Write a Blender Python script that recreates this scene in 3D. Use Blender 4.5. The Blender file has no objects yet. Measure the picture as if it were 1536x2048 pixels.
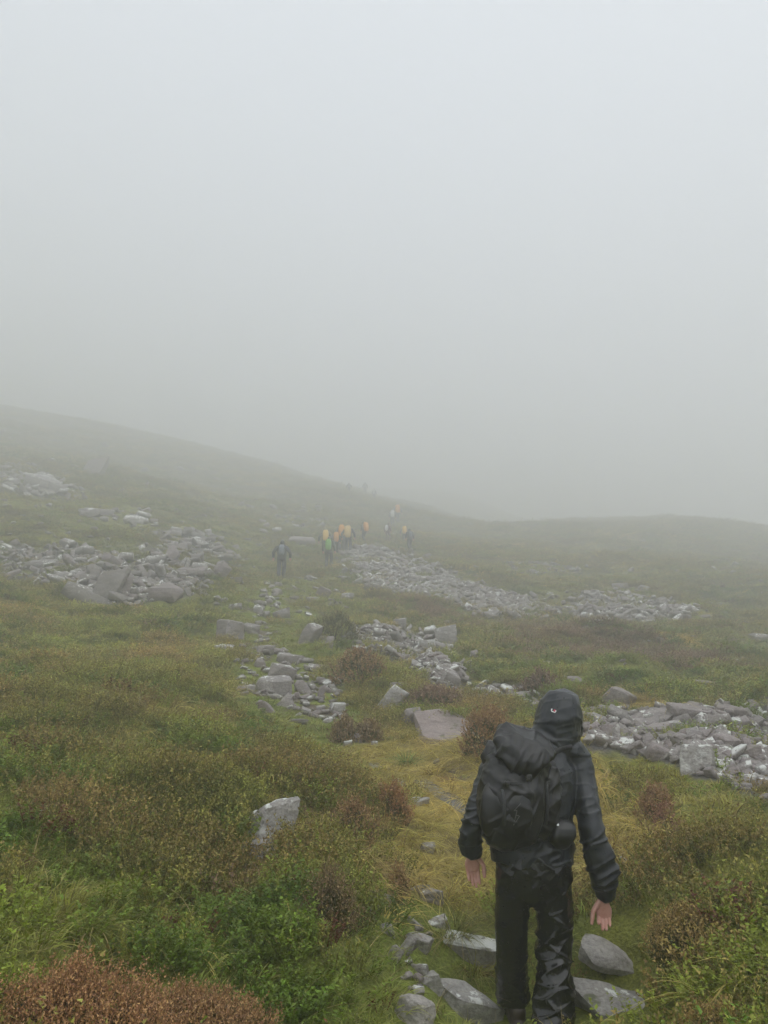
import bpy, bmesh, math
import numpy as np
from mathutils import Vector, Matrix, Euler

scene = bpy.context.scene
COL = scene.collection
PI = math.pi
rng = np.random.default_rng(11)

# ------------------------------------------------------------------ camera
F_PX, CAM_Z = 1540.0, 1.6            # focal length in pixels of the 1536 x 2048 photograph
PITCH = math.atan((1400 - 1024) / F_PX)
cam_d = bpy.data.cameras.new('camera')
cam = bpy.data.objects.new('camera', cam_d)
COL.objects.link(cam)
cam.location = (0, 0, CAM_Z)
cam.rotation_euler = (PI / 2 + PITCH, 0, 0)
cam_d.sensor_fit = 'VERTICAL'
cam_d.sensor_height = 36
cam_d.lens = F_PX / 2048 * 36
cam_d.clip_start, cam_d.clip_end = 0.05, 2000
scene.camera = cam

# ------------------------------------------------------------------ world, sun, exposure
SUN_EL, SUN_ROT = math.radians(62), math.radians(155)
world = bpy.data.worlds.new('World')
scene.world = world
world.use_nodes = True
wn, wl = world.node_tree.nodes, world.node_tree.links
wn.clear()
w_out = wn.new('ShaderNodeOutputWorld')
w_bg = wn.new('ShaderNodeBackground')
w_sky = wn.new('ShaderNodeTexSky')
w_sky.sky_type = 'NISHITA'
w_sky.sun_disc = False
w_sky.sun_elevation, w_sky.sun_rotation = SUN_EL, SUN_ROT
w_sky.air_density, w_sky.dust_density, w_sky.ozone_density = 1.0, 8.0, 1.0
w_mix = wn.new('ShaderNodeMix')                     # unbroken cloud: the clear sky shows through only as a tint
w_mix.data_type = 'RGBA'
w_mix.inputs[0].default_value = 0.94
w_mix.inputs[7].default_value = (5.75, 6.35, 7.15, 1)
wl.new(w_sky.outputs[0], w_mix.inputs[6])
wl.new(w_mix.outputs[2], w_bg.inputs[0])
w_bg.inputs[1].default_value = 0.068
wl.new(w_bg.outputs[0], w_out.inputs[0])

sun_d = bpy.data.lights.new('sun', 'SUN')
sun_d.energy, sun_d.angle, sun_d.color = 1.5, math.radians(70), (1.0, 0.98, 0.95)
sun = bpy.data.objects.new('sun', sun_d)
COL.objects.link(sun)
sun.rotation_euler = (PI / 2 - SUN_EL, 0, PI - SUN_ROT)   # same bearing as the sky's sun

scene.view_settings.view_transform = 'Standard'
scene.view_settings.look = 'None'
scene.view_settings.gamma = 1
scene.view_settings.use_curve_mapping = False
scene.view_settings.exposure = 0.84
cy = scene.cycles
cy.use_denoising = True
cy.max_bounces, cy.diffuse_bounces, cy.glossy_bounces = 8, 3, 2
cy.transmission_bounces, cy.volume_bounces, cy.transparent_max_bounces = 2, 6, 4
cy.use_adaptive_sampling = True
cy.adaptive_threshold = 0.015
HAZE_DENSITY = 0.0172

# ------------------------------------------------------------------ helpers
def tag(o, label=None, cat=None, group=None, kind=None):
    if label: o['label'] = label
    if cat: o['category'] = cat
    if group: o['group'] = group
    if kind: o['kind'] = kind
    return o

def empty(name, loc=(0, 0, 0), rz=0.0):
    o = bpy.data.objects.new(name, None)
    o.empty_display_size = 0.1
    COL.objects.link(o)
    o.location = loc
    o.rotation_euler = (0, 0, rz)
    return o

def add(name, me, mat=None, parent=None, loc=None, rot=None, scale=None):
    o = bpy.data.objects.new(name, me)
    COL.objects.link(o)
    if mat is not None:
        if len(me.materials) == 0:
            me.materials.append(mat)
        elif me.materials[0] is not mat:
            o.material_slots[0].link = 'OBJECT'
            o.material_slots[0].material = mat
    if parent is not None: o.parent = parent
    if loc is not None: o.location = loc
    if rot is not None: o.rotation_euler = rot
    if scale is not None: o.scale = scale
    return o

def np_mesh(name, v, f, smooth=False):
    """v (N,3) array; f: (M,3) or (M,4) array, or a list of both."""
    me = bpy.data.meshes.new(name)
    v = np.asarray(v, dtype=np.float32)
    fl = f if isinstance(f, list) else [f]
    fl = [np.asarray(a, dtype=np.int32) for a in fl if len(a)]
    idx = np.concatenate([a.ravel() for a in fl])
    tot = np.concatenate([np.full(len(a), a.shape[1], dtype=np.int32) for a in fl])
    start = np.concatenate([[0], np.cumsum(tot)[:-1]]).astype(np.int32)
    me.vertices.add(len(v)); me.vertices.foreach_set('co', v.ravel())
    me.loops.add(len(idx)); me.loops.foreach_set('vertex_index', idx)
    me.polygons.add(len(tot)); me.polygons.foreach_set('loop_start', start); me.polygons.foreach_set('loop_total', tot)
    me.update(calc_edges=True)
    if smooth: me.polygons.foreach_set('use_smooth', np.ones(len(tot), dtype=bool))
    return me

def mesh_co(me):
    a = np.empty(len(me.vertices) * 3, dtype=np.float32)
    me.vertices.foreach_get('co', a)
    return a.reshape(-1, 3).astype(np.float64)

def mesh_no(me):
    a = np.empty(len(me.vertices) * 3, dtype=np.float32)
    me.vertices.foreach_get('normal', a)
    return a.reshape(-1, 3).astype(np.float64)

# hash noise
def _h(ix, iy, iz, seed):
    seed = seed % 1000
    n = (ix.astype(np.int64) * 374761393 + iy.astype(np.int64) * 668265263 + iz.astype(np.int64) * 2147483647 + seed * 1274126177) & 0xFFFFFFFF
    n = ((n ^ (n >> 13)) * 1274126177) & 0xFFFFFFFF
    n = ((n ^ (n >> 16)) * 2246822519) & 0xFFFFFFFF
    return ((n ^ (n >> 15)) & 0xFFFFFF) / float(0xFFFFFF)

def noise2(x, y, seed=0):
    x = np.asarray(x, float); y = np.asarray(y, float)
    ix, iy = np.floor(x), np.floor(y)
    fx, fy = x - ix, y - iy
    sx, sy = fx * fx * fx * (fx * (fx * 6 - 15) + 10), fy * fy * fy * (fy * (fy * 6 - 15) + 10)
    z = np.zeros_like(ix)
    a, b = _h(ix, iy, z, seed), _h(ix + 1, iy, z, seed)
    c, d = _h(ix, iy + 1, z, seed), _h(ix + 1, iy + 1, z, seed)
    return (a + (b - a) * sx) * (1 - sy) + (c + (d - c) * sx) * sy

def fbm2(x, y, seed=0, octv=3):
    s, a, t = 0, 1.0, 0
    ca, sa = math.cos(.7), math.sin(.7)
    for k in range(octv):
        s = s + a * noise2(x, y, seed + 17 * k); t += a
        x, y = (ca * x - sa * y) * 2.03 + 5.2, (sa * x + ca * y) * 2.03 + 1.3
        a *= .5
    return s / t

def noise3(p, seed=0):
    p = np.asarray(p, float)
    i = np.floor(p); f = p - i
    s = f * f * (3 - 2 * f)
    r = 0
    for dx in (0, 1):
        for dy in (0, 1):
            for dz in (0, 1):
                w = (s[:, 0] if dx else 1 - s[:, 0]) * (s[:, 1] if dy else 1 - s[:, 1]) * (s[:, 2] if dz else 1 - s[:, 2])
                r = r + w * _h(i[:, 0] + dx, i[:, 1] + dy, i[:, 2] + dz, seed)
    return r

def sstep(a, b, x):
    t = np.clip((x - a) / (b - a), 0, 1)
    return t * t * (3 - 2 * t)

# ------------------------------------------------------------------ terrain: heights surveyed from the photograph
CP, SP = math.cos(PITCH), math.sin(PITCH)
def ray(px, py):
    cx, cyy = (np.asarray(px, float) - 768) / F_PX, (1024 - np.asarray(py, float)) / F_PX
    return np.stack([cx, CP - cyy * SP, SP + cyy * CP], -1)
def at(px, py, Y):
    """world point on the sight line through a pixel of the photograph, at the distance Y north of the camera"""
    d = ray(px, py)
    return np.array([0, 0, CAM_Z]) + d * (np.asarray(Y, float) / d[..., 1])[..., None]

SURVEY = [  # px, py, distance
 (0,2048,2.65),(0,1800,3.5),(0,1600,5.3),(0,1400,9.4),(0,1200,21),(0,1150,25),(0,1000,42),(0,900,74),(0,830,120),(0,812,142),
 (250,2048,2.8),(250,1800,3.75),(250,1600,5.6),(250,1400,9.8),(250,1225,19.5),(250,1150,26),(250,1000,48),(250,930,84),(250,868,165),
 (450,2048,3.05),(450,1800,4.15),(450,1600,6.2),(450,1400,11.2),(450,1265,18),(450,1150,31),(450,1050,50),(450,985,86),(450,940,200),
 (561,1158,35),(656,1136,41),(690,1106,47),(728,1084,58),(775,1082,61),(810,1088,60),(794,1047,80),(730,990,104),(640,990,90),(700,986,140),(700,978,240),
 (545,1380,13.2),(620,1480,10),(680,1540,8.2),(600,1240,22),
 (850,2048,3.75),(850,1900,4.5),(850,1800,5.2),(850,1700,6.1),(850,1600,7.3),(850,1500,9.5),(880,1450,11),(850,1370,14.5),(820,1260,22),(850,1180,33),(760,1130,40),
 (1035,2050,4.4),(1105,2078,4.05),(1000,1700,6.0),(1000,1540,8.2),(1000,1400,13.2),(1000,1300,20),(1000,1215,32),(1000,1130,48),(1000,1070,80),(900,1040,98),(850,1015,190),(850,1000,290),(900,1030,130),(900,1020,190),
 (1250,2048,3.8),(1250,1900,4.5),(1250,1700,5.8),(1200,1500,8.6),(1250,1470,9.8),(1250,1400,13.4),(1250,1300,21),(1250,1215,33),(1250,1130,52),(1250,1066,84),(1250,1040,127),(1260,1056,180),(1120,1046,124),(1080,1062,150),(1000,1062,110),(1000,1054,170),(1000,1035,290),
 (1536,2048,3.2),(1536,1850,4.1),(1500,1700,5.3),(1430,1575,6.9),(1536,1625,6.3),(1450,1535,8.2),(1536,1590,7.4),(1450,1430,12.6),(1536,1430,12.6),(1536,1330,19),(1536,1230,32),(1536,1150,52),(1536,1120,70),(1536,1092,130),(1400,1055,134),
]
W0 = 4.0
_c = np.array(SURVEY, float)
_p = at(_c[:, 0], _c[:, 1], _c[:, 2])
_p = np.concatenate([_p, np.array([   # around and behind the camera, beyond the frame, and the far side of the ridges
 (0,2,.02),(-1.5,2,.42),(1.5,2,.02),(0,0,0),(-2.5,0,.30),(2.5,0,.0),(0,-1.5,-.1),(-3,-1.5,.1),(3,-1.5,-.1),
 (-5,6,1.0),(-12,14,3.4),(-30,32,12),(-60,62,30),(-110,130,58),(-14,3,2.2),
 (5,6,.55),(12,14,1.3),(30,32,3.5),(60,60,10),(100,120,18),(14,3,.4),
 (-85,250,60),(0,330,70),(60,330,60),(75,200,22),(85,170,9),(-130,340,50),(0,400,66),(140,340,20)], float)])
def _uv(X, Y):
    w = np.maximum(Y, -1.5) + W0
    u = X / w
    u = np.where(np.abs(u) > .8, np.sign(u) * (.8 + .5 * np.tanh((np.abs(u) - .8) / .5)), u)
    return 1.6 * u, np.log(w), w
_U, _S, _Wc = _uv(_p[:, 0], _p[:, 1])
_Q = (_p[:, 2] - CAM_Z) / _Wc
def _phi(r2): return r2 * np.log(r2 + 1e-9) * .5
_n = len(_U)
_K = _phi((_U[:, None] - _U) ** 2 + (_S[:, None] - _S) ** 2) + np.eye(_n) * 0.004
_P = np.stack([np.ones(_n), _U, _S], 1)
_sol = np.linalg.solve(np.block([[_K, _P], [_P.T, np.zeros((3, 3))]]), np.concatenate([_Q, np.zeros(3)]))
_wt, _af = _sol[:_n], _sol[_n:]
def h_base(X, Y):
    X = np.asarray(X, float); Y = np.asarray(Y, float)
    sh = np.broadcast(X, Y).shape
    X, Y = np.broadcast_to(X, sh).ravel(), np.broadcast_to(Y, sh).ravel()
    out = np.empty(X.size)
    for a in range(0, X.size, 40000):
        u, s, w = _uv(X[a:a+40000], Y[a:a+40000])
        q = _af[0] + _af[1] * u + _af[2] * s
        for k in range(_n):
            q = q + _wt[k] * _phi((u - _U[k]) ** 2 + (s - _S[k]) ** 2)
        out[a:a+40000] = CAM_Z + q * w
    return out.reshape(sh)

def march(px, py, hf):
    px = np.atleast_1d(np.asarray(px, float)); py = np.atleast_1d(np.asarray(py, float))
    d = ray(px, py)
    ts = np.geomspace(1.6, 200, 700)
    X, Y = d[:, 0:1] * ts, d[:, 1:2] * ts
    g = CAM_Z + d[:, 2:3] * ts - hf(X, Y)
    below = g < 0
    k = np.where(below.any(1), below.argmax(1), len(ts) - 1)
    k = np.maximum(k, 1)
    i = np.arange(len(px))
    g0, g1 = g[i, k - 1], g[i, k]
    f = np.clip(g0 / (g0 - g1 + 1e-12), 0, 1)
    t = ts[k - 1] + (ts[k] - ts[k - 1]) * f
    return np.stack([d[:, 0] * t, d[:, 1] * t, CAM_Z + d[:, 2] * t], -1)

def seg_dist(X, Y, line):
    """distance to a polyline in the XY plane"""
    best = np.full(np.shape(X), 1e9)
    for (ax, ay), (bx, by) in zip(line[:-1], line[1:]):
        vx, vy = bx - ax, by - ay
        t = np.clip(((X - ax) * vx + (Y - ay) * vy) / (vx * vx + vy * vy + 1e-9), 0, 1)
        best = np.minimum(best, np.hypot(X - ax - t * vx, Y - ay - t * vy))
    return best

_pl = [(850,2046),(848,1960),(845,1880),(840,1800),(880,1720),(930,1660),(900,1600),(800,1540),(700,1490),(620,1430),(560,1370),(510,1310),(520,1250),(545,1200),(556,1160)]
_q = march([a for a, b in _pl], [b for a, b in _pl], h_base)
PATH_LINE = [(0.15, 1.5)] + [(float(a[0]), float(a[1])) for a in _q]

def path_mask(X, Y):
    d = seg_dist(X, Y, PATH_LINE)
    wdt = .28 + .035 * np.clip(Y, 0, 40)
    return 1 - sstep(wdt * .6, wdt * 1.7, d)

FOOTING = [(at(1032, 2048, 4.40), .26), (at(1106, 2078, 4.12), .24), (at(1212, 2020, 4.25), .25)]   # level ground where the walker treads
def h(X, Y):
    z = h_rough(X, Y)
    for p, r_ in FOOTING:
        w = np.exp(-(((np.asarray(X) - p[0]) ** 2 + (np.asarray(Y) - p[1]) ** 2) / (2 * r_ * r_)) ** 1.5)
        z = z + w * (p[2] - z)
    return z

def cushions(wx, wy):
    a = np.abs(2 * noise2(wx / .62, wy / .62, 1) - 1) ** .7
    b = np.abs(2 * noise2(wx / 1.3 + 7, wy / 1.3, 4) - 1) ** .7
    return .5 * a + .6 * b

def h_rough(X, Y):
    X = np.asarray(X, float); Y = np.asarray(Y, float)
    z = h_base(X, Y)
    near = sstep(2.2, 4.5, np.hypot(X - .3, Y + .5))
    pm = path_mask(X, Y)
    k = near * (1 - .75 * pm)
    wx = X + .5 * noise2(X * .5, Y * .5, 91); wy = Y + .5 * noise2(X * .5, Y * .5, 92)
    b1 = cushions(wx, wy)           # hummocks of heather
    b2 = fbm2(wx / 1.6, wy / 1.6, 2, 2) - .5
    b3 = fbm2(X / 6.5, Y / 6.5, 3, 2) - .5
    far = sstep(8, 30, Y)
    far2 = sstep(45, 90, np.hypot(X, Y))
    b4 = fbm2(X / 22, Y / 22, 5, 2) - .5
    return z + k * (.54 * (b1 - .5) + (.32 + .30 * far) * b2 + (.18 + .75 * far) * b3 + 1.6 * far2 * b4)

def hit(px, py): return march(px, py, h)

# ------------------------------------------------------------------ ground-cover zones, traced onto the hillside
TYPES = ['heather', 'bilberry', 'green', 'ochre', 'moss', 'purple']
ZONES_PX = [
 ('ochre',840,1510,190,55,1.9),('ochre',890,1650,130,120,1.9),('ochre',880,1750,110,70,1.6),('ochre',1240,1620,80,90,.95),('ochre',1250,1760,90,60,1.0),
 ('ochre',710,1740,70,60,.8),('ochre',600,1570,120,50,.35),('ochre',1050,1580,90,70,1.1),('ochre',1000,1520,60,30,.8),('ochre',380,1440,100,50,.2),
 ('moss',560,1340,140,105,1.2),('moss',630,1450,90,45,1.0),('moss',548,1200,45,60,1.1),('moss',845,1900,65,130,1.0),('moss',920,1640,60,50,.4),('moss',1020,1960,170,100,.75),
 ('green',760,1960,90,110,.8),('green',850,1840,60,50,.7),('green',1330,1540,190,45,.9),('green',560,1530,120,60,.6),('green',110,1790,110,45,.5),
 ('green',360,1450,130,50,.4),('green',1420,1660,120,60,.5),('green',1480,1800,80,50,.5),('green',150,1030,250,60,.35),('green',600,1190,80,60,.5),('green',1110,1370,140,40,.7),
 ('green',1330,1380,200,30,.5),('green',1130,1170,90,20,.5),
 ('green',1380,1620,160,70,.6),('ochre',1430,1730,110,50,.6),('ochre',1200,1540,50,40,.5),('green',1290,1870,110,40,.5),('ochre',480,1480,120,30,.35),('green',250,1420,150,60,.4),
 ('bilberry',110,1690,170,80,0.62),('bilberry',450,1800,170,80,0.56),('bilberry',610,1930,120,90,0.56),('bilberry',200,1560,110,40,0.37),('bilberry',1480,1910,70,60,0.50),
 ('bilberry',700,1990,80,50,.5),('bilberry',330,1870,150,50,0.43),('bilberry',60,1570,80,40,0.37),('bilberry',1280,1960,70,40,0.37),
 ('heather',300,1640,240,60,.5),('heather',690,1830,60,60,.9),('heather',1440,1920,90,70,.45),('heather',1400,1790,120,50,.25),('ochre',1380,1820,120,60,.6),('green',1450,1700,120,90,.5),('heather',400,1340,110,100,.6),
 ('heather',760,1340,90,45,1.0),('heather',1330,1610,50,45,.8),('heather',985,1480,60,60,.9),('heather',700,1465,90,40,.6),('heather',200,1300,220,50,.4),
 ('purple',1210,1300,210,48,1.6),('purple',1420,1350,100,25,.9),('purple',850,1215,100,20,1.1),('purple',880,1405,75,28,1.4),('purple',1060,1340,60,30,.6),('purple',1400,1250,140,25,.7),
]
_zx = np.array([z[1:5] for z in ZONES_PX], float)
_zc = march(_zx[:, 0], _zx[:, 1], h_base)
_zt = march(_zx[:, 0], _zx[:, 1] - _zx[:, 3], h_base)
_zb = march(_zx[:, 0], np.minimum(_zx[:, 1] + _zx[:, 3], 2150), h_base)
ZONES = [(z[0], c[0], c[1], z[3] * c[1] / F_PX, max(.25, min(abs(t[1] - c[1]), 2.2 * abs(c[1] - b[1]) + .2)), max(.25, abs(c[1] - b[1])), z[5]) for z, c, t, b in zip(ZONES_PX, _zc, _zt, _zb)]

def zone_scores(X, Y, jit=0.0, r=None):
    """one score per ground-cover type"""
    S = np.zeros((len(TYPES),) + np.shape(X))
    n = [fbm2(X / .8 + 31 * k, Y / .8 - 17 * k, 40 + k, 2) - .5 for k in range(5)]
    m = [fbm2(X / 3.1 + 11 * k, Y / 3.1 + 7 * k, 60 + k, 2) - .5 for k in range(5)]
    L = [fbm2(X / 13. + 3 * k, Y / 13. + 5 * k, 80 + k, 2) - .5 for k in range(5)]
    far = sstep(12, 30, Y)
    base = [.38, .45 - .27 * far, .33 + .32 * far, .05 + .14 * far, -.05]
    for k in range(5):
        S[k] = base[k] + 1.25 * n[k] + .9 * m[k] + .6 * L[k]
    S[5] = S[0] - .60 + .8 * L[2]
    for (t, cx, cy_, ax, ft, fb, wgt) in ZONES:
        e = ((X - cx) / ax) ** 2 + np.where(Y > cy_, (Y - cy_) / ft, (Y - cy_) / fb) ** 2
        S[TYPES.index(t)] += wgt * np.exp(-e * 1.1)
    hum = cushions(X + .5 * noise2(X * .5, Y * .5, 91), Y + .5 * noise2(X * .5, Y * .5, 92)) - .5
    S[0] += .55 * hum; S[1] += .2 * hum; S[2] -= .35 * hum; S[3] -= .3 * hum
    S[4] += .8 * path_mask(X, Y)
    if jit: S = S + r.normal(0, jit, S.shape)
    return S

print('survey ok', h(np.array([0., .6]), np.array([4., 4.])))
# ------------------------------------------------------------------ materials
def new_mat(name):
    m = bpy.data.materials.new(name)
    m.use_nodes = True
    nt = m.node_tree
    nt.nodes.clear()
    o = nt.nodes.new('ShaderNodeOutputMaterial')
    b = nt.nodes.new('ShaderNodeBsdfPrincipled')
    nt.links.new(b.outputs[0], o.inputs[0])
    return m, nt, b

def N(nt, typ, **kw):
    n = nt.nodes.new(typ)
    for k, v in kw.items():
        if k.startswith('i_'):
            key = k[2:]
            n.inputs[int(key) if key.isdigit() else key].default_value = v
        else:
            setattr(n, k, v)
    return n

def mixc(nt, fac, a, b, blend='MIX'):
    n = nt.nodes.new('ShaderNodeMix'); n.data_type = 'RGBA'; n.blend_type = blend
    for s, v in ((0, fac), (6, a), (7, b)):
        if isinstance(v, bpy.types.NodeSocket): nt.links.new(v, n.inputs[s])
        elif s == 0: n.inputs[0].default_value = v
        else: n.inputs[s].default_value = (v[0], v[1], v[2], 1)
    return n.outputs[2]

def ramp(nt, fac, stops):
    n = nt.nodes.new('ShaderNodeValToRGB')
    el = n.color_ramp.elements
    while len(el) < len(stops): el.new(.5)
    for e, (p, c) in zip(el, stops):
        e.position = p
        e.color = (c, c, c, 1) if isinstance(c, (int, float)) else (c[0], c[1], c[2], 1)
    nt.links.new(fac, n.inputs[0])
    return n.outputs[0]

def mathn(nt, op, a, b=0.0):
    n = nt.nodes.new('ShaderNodeMath'); n.operation = op
    for s, v in ((0, a), (1, b)):
        if isinstance(v, bpy.types.NodeSocket): nt.links.new(v, n.inputs[s])
        else: n.inputs[s].default_value = v
    return n.outputs[0]

def noise_n(nt, vec, scale, detail=4, rough=.55, dist=0.0):
    n = N(nt, 'ShaderNodeTexNoise', i_Scale=scale, i_Detail=detail, i_Roughness=rough, i_Distortion=dist)
    if vec is not None: nt.links.new(vec, n.inputs['Vector'])
    return n.outputs[0]

def bump(nt, b, height, strength, dist):
    n = N(nt, 'ShaderNodeBump', i_Strength=strength, i_Distance=dist)
    nt.links.new(height, n.inputs['Height'])
    nt.links.new(n.outputs[0], b.inputs['Normal'])
    return n

# ground: peat, moss and litter; the zone colour comes with the mesh
M_GROUND, nt, b = new_mat('hillside_ground')
geo = N(nt, 'ShaderNodeNewGeometry')
att = N(nt, 'ShaderNodeAttribute', attribute_name='cover')
n1 = noise_n(nt, geo.outputs['Position'], 9, 6, .7)
n2 = noise_n(nt, geo.outputs['Position'], 60, 4, .65)
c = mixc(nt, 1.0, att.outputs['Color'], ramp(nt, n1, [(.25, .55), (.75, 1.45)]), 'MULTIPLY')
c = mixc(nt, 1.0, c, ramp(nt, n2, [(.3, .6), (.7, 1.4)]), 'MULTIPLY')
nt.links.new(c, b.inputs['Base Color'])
b.inputs['Roughness'].default_value = .85
b.inputs['Specular IOR Level'].default_value = .25
hh = mathn(nt, 'ADD', n1, mathn(nt, 'MULTIPLY', n2, .35))
bump(nt, b, hh, .9, .06)

# slate: grey to purplish, lichen patches, rain-wet
def rock_material(name, stuff=False, ca=(.225, .205, .192), cb=(.245, .205, .198)):
    m, nt, b = new_mat(name)
    tc = N(nt, 'ShaderNodeTexCoord')
    geo = N(nt, 'ShaderNodeNewGeometry')
    oi = N(nt, 'ShaderNodeObjectInfo')
    rnd = geo.outputs['Random Per Island'] if stuff else oi.outputs['Random']
    wn4 = N(nt, 'ShaderNodeTexWhiteNoise', noise_dimensions='1D')
    nt.links.new(rnd, wn4.inputs['W'])
    r2 = wn4.outputs[0]
    cmb = N(nt, 'ShaderNodeCombineXYZ')
    nt.links.new(mathn(nt, 'MULTIPLY', r2, 40.0), cmb.inputs[0]); nt.links.new(mathn(nt, 'MULTIPLY', rnd, 70.0), cmb.inputs[1])
    va = N(nt, 'ShaderNodeVectorMath', operation='ADD')
    nt.links.new(geo.outputs['Position'], va.inputs[0]); nt.links.new(cmb.outputs[0], va.inputs[1])
    P = va.outputs[0]
    mp = N(nt, 'ShaderNodeMapping'); mp.inputs['Scale'].default_value = (2.5, 2.5, 9); mp.inputs['Rotation'].default_value = (.5, .35, .3)
    nt.links.new(P, mp.inputs[0])
    strata = noise_n(nt, mp.outputs[0], 1.6, 5, .6)
    big = noise_n(nt, P, 2.2, 3, .5)
    fine = noise_n(nt, P, 45, 5, .7)
    mid = noise_n(nt, P, 11, 5, .65)
    base = mixc(nt, ramp(nt, rnd, [(0, 0.0), (1, 1.0)]), ca, cb)
    base = mixc(nt, ramp(nt, r2, [(.55, 0.0), (1, .8)]), base, (.31, .295, .275))
    base = mixc(nt, 1.0, base, ramp(nt, strata, [(.3, .76), (.7, 1.24)]), 'MULTIPLY')
    base = mixc(nt, 1.0, base, ramp(nt, fine, [(.3, .62), (.7, 1.4)]), 'MULTIPLY')
    base = mixc(nt, ramp(nt, big, [(.5, 0.0), (.72, .55)]), base, (.155, .130, .105))
    sepn = N(nt, 'ShaderNodeSeparateXYZ'); nt.links.new(geo.outputs['Normal'], sepn.inputs[0])
    up = ramp(nt, sepn.outputs[2], [(.05, .0), (.75, 1.0)])
    # white crustose lichen grows where the stone faces the rain
    lich = mathn(nt, 'ADD', mathn(nt, 'MULTIPLY', mid, .75), mathn(nt, 'MULTIPLY', big, .45))
    thr = mathn(nt, 'ADD', lich, mathn(nt, 'MULTIPLY', mathn(nt, 'SUBTRACT', r2, .42), .27))
    lm = mathn(nt, 'MULTIPLY', ramp(nt, thr, [(.725, 0.0), (.755, 1.0)]), up)
    base = mixc(nt, lm, base, (.70, .71, .67))
    mossm = mathn(nt, 'MULTIPLY', ramp(nt, noise_n(nt, P, 6.0, 4, .6), [(.60, 0.0), (.68, .8)]), up)
    base = mixc(nt, mossm, base, (.085, .095, .035))
    nt.links.new(base, b.inputs['Base Color'])
    nt.links.new(ramp(nt, mid, [(.3, .42), (.7, .72)]), b.inputs['Roughness'])
    b.inputs['Specular IOR Level'].default_value = .4
    hh = mathn(nt, 'ADD', mathn(nt, 'MULTIPLY', strata, .6), mathn(nt, 'ADD', mathn(nt, 'MULTIPLY', mid, .6), mathn(nt, 'MULTIPLY', fine, .25)))
    bump(nt, b, hh, .85, .03)
    return m
M_ROCK = rock_material('wet_slate')
M_ROCK_NEAR = rock_material('lichened_slate', False, (.30, .285, .262), (.33, .305, .28))
M_ROCK_PURPLE = rock_material('smooth_purple_rock', False, (.245, .20, .185), (.26, .21, .195))
M_ROCK_STUFF = rock_material('wet_slate_rubble', True)

def fabric(name, col, rough, scale, bstr, dirt=0.0, spec=.5, bdist=.012):
    m, nt, b = new_mat(name)
    geo = N(nt, 'ShaderNodeNewGeometry')
    P = geo.outputs['Position']
    n1 = noise_n(nt, P, scale, 4, .55, .8)
    n2 = noise_n(nt, P, 60, 3, .6)
    cc = mixc(nt, n1, [x * .7 for x in col], [x * 1.35 for x in col])
    if dirt:
        sp = noise_n(nt, P, 38, 3, .6)
        cc = mixc(nt, mathn(nt, 'MULTIPLY', ramp(nt, sp, [(.66, 0.0), (.74, 1.0)]), dirt), cc, (.10, .095, .085))
    nt.links.new(cc, b.inputs['Base Color'])
    nt.links.new(ramp(nt, n2, [(.3, rough * .8), (.7, rough * 1.25)]), b.inputs['Roughness'])
    b.inputs['Specular IOR Level'].default_value = spec
    mus = N(nt, 'ShaderNodeTexNoise', i_Scale=scale * .8, i_Detail=1.5, i_Roughness=.5, i_Distortion=1.2)
    mus.noise_type = 'RIDGED_MULTIFRACTAL'
    nt.links.new(P, mus.inputs['Vector'])
    bump(nt, b, mathn(nt, 'ADD', mathn(nt, 'MULTIPLY', mus.outputs[0], .5), mathn(nt, 'MULTIPLY', n2, .02)), bstr, bdist)
    return m
M_JACKET = fabric('wet_black_jacket_cloth', (.0115, .0150, .0200), .33, 7, .35, 0, .5, .02)
M_TROUSERS = fabric('wet_black_overtrouser_cloth', (.0040, .0044, .0048), .23, 10, .5, .25, .55, .02)
M_PACK = fabric('wet_black_pack_cloth', (.0060, .0062, .0066), .36, 14, .6, .10, .5, .015)
M_STRAP = fabric('black_webbing', (.008, .008, .009), .5, 40, .3)
M_WEB = fabric('dark_grey_webbing', (.022, .024, .026), .5, 40, .3)
M_BUCKLE = fabric('black_plastic_buckle', (.012, .012, .012), .28, 40, .1)
M_BOOT = fabric('muddy_boot_leather', (.045, .032, .025), .5, 20, .4, .5)
M_MARK_W, nt, b = new_mat('white_print'); b.inputs['Base Color'].default_value = (.8, .8, .8, 1); b.inputs['Roughness'].default_value = .5
M_MARK_R, nt, b = new_mat('red_print'); b.inputs['Base Color'].default_value = (.62, .04, .08, 1); b.inputs['Roughness'].default_value = .5
M_MARK_G, nt, b = new_mat('pale_grey_stitching'); b.inputs['Base Color'].default_value = (.14, .14, .14, 1)
M_SKIN, nt, b = new_mat('cold_wet_skin')
geo = N(nt, 'ShaderNodeNewGeometry')
sk = noise_n(nt, geo.outputs['Position'], 55, 3, .6)
nt.links.new(mixc(nt, sk, (.50, .22, .17), (.66, .40, .32)), b.inputs['Base Color'])
b.inputs['Roughness'].default_value = .42
b.inputs['Subsurface Weight'].default_value = .08
b.inputs['Subsurface Radius'].default_value = (.01, .004, .002)

def plain_cloth(name, col, rough=.55):
    m, nt, b = new_mat(name)
    geo = N(nt, 'ShaderNodeNewGeometry')
    n1 = noise_n(nt, geo.outputs['Position'], 9, 3, .6)
    nt.links.new(mixc(nt, n1, [x * .75 for x in col], [min(1, x * 1.25) for x in col]), b.inputs['Base Color'])
    b.inputs['Roughness'].default_value = rough
    bump(nt, b, n1, .4, .03)
    return m
CLOTH = {k: plain_cloth('cloth_' + k, v) for k, v in dict(
    black=(.012, .013, .016), navy=(.014, .018, .030), grey=(.07, .075, .085), maroon=(.10, .025, .025), slate=(.16, .19, .23),
    orange=(.70, .32, .05), yellow=(.72, .46, .08), tan=(.62, .43, .14), green=(.15, .40, .05), white=(.65, .66, .66), dark_green=(.03, .045, .03)).items()}

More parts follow.
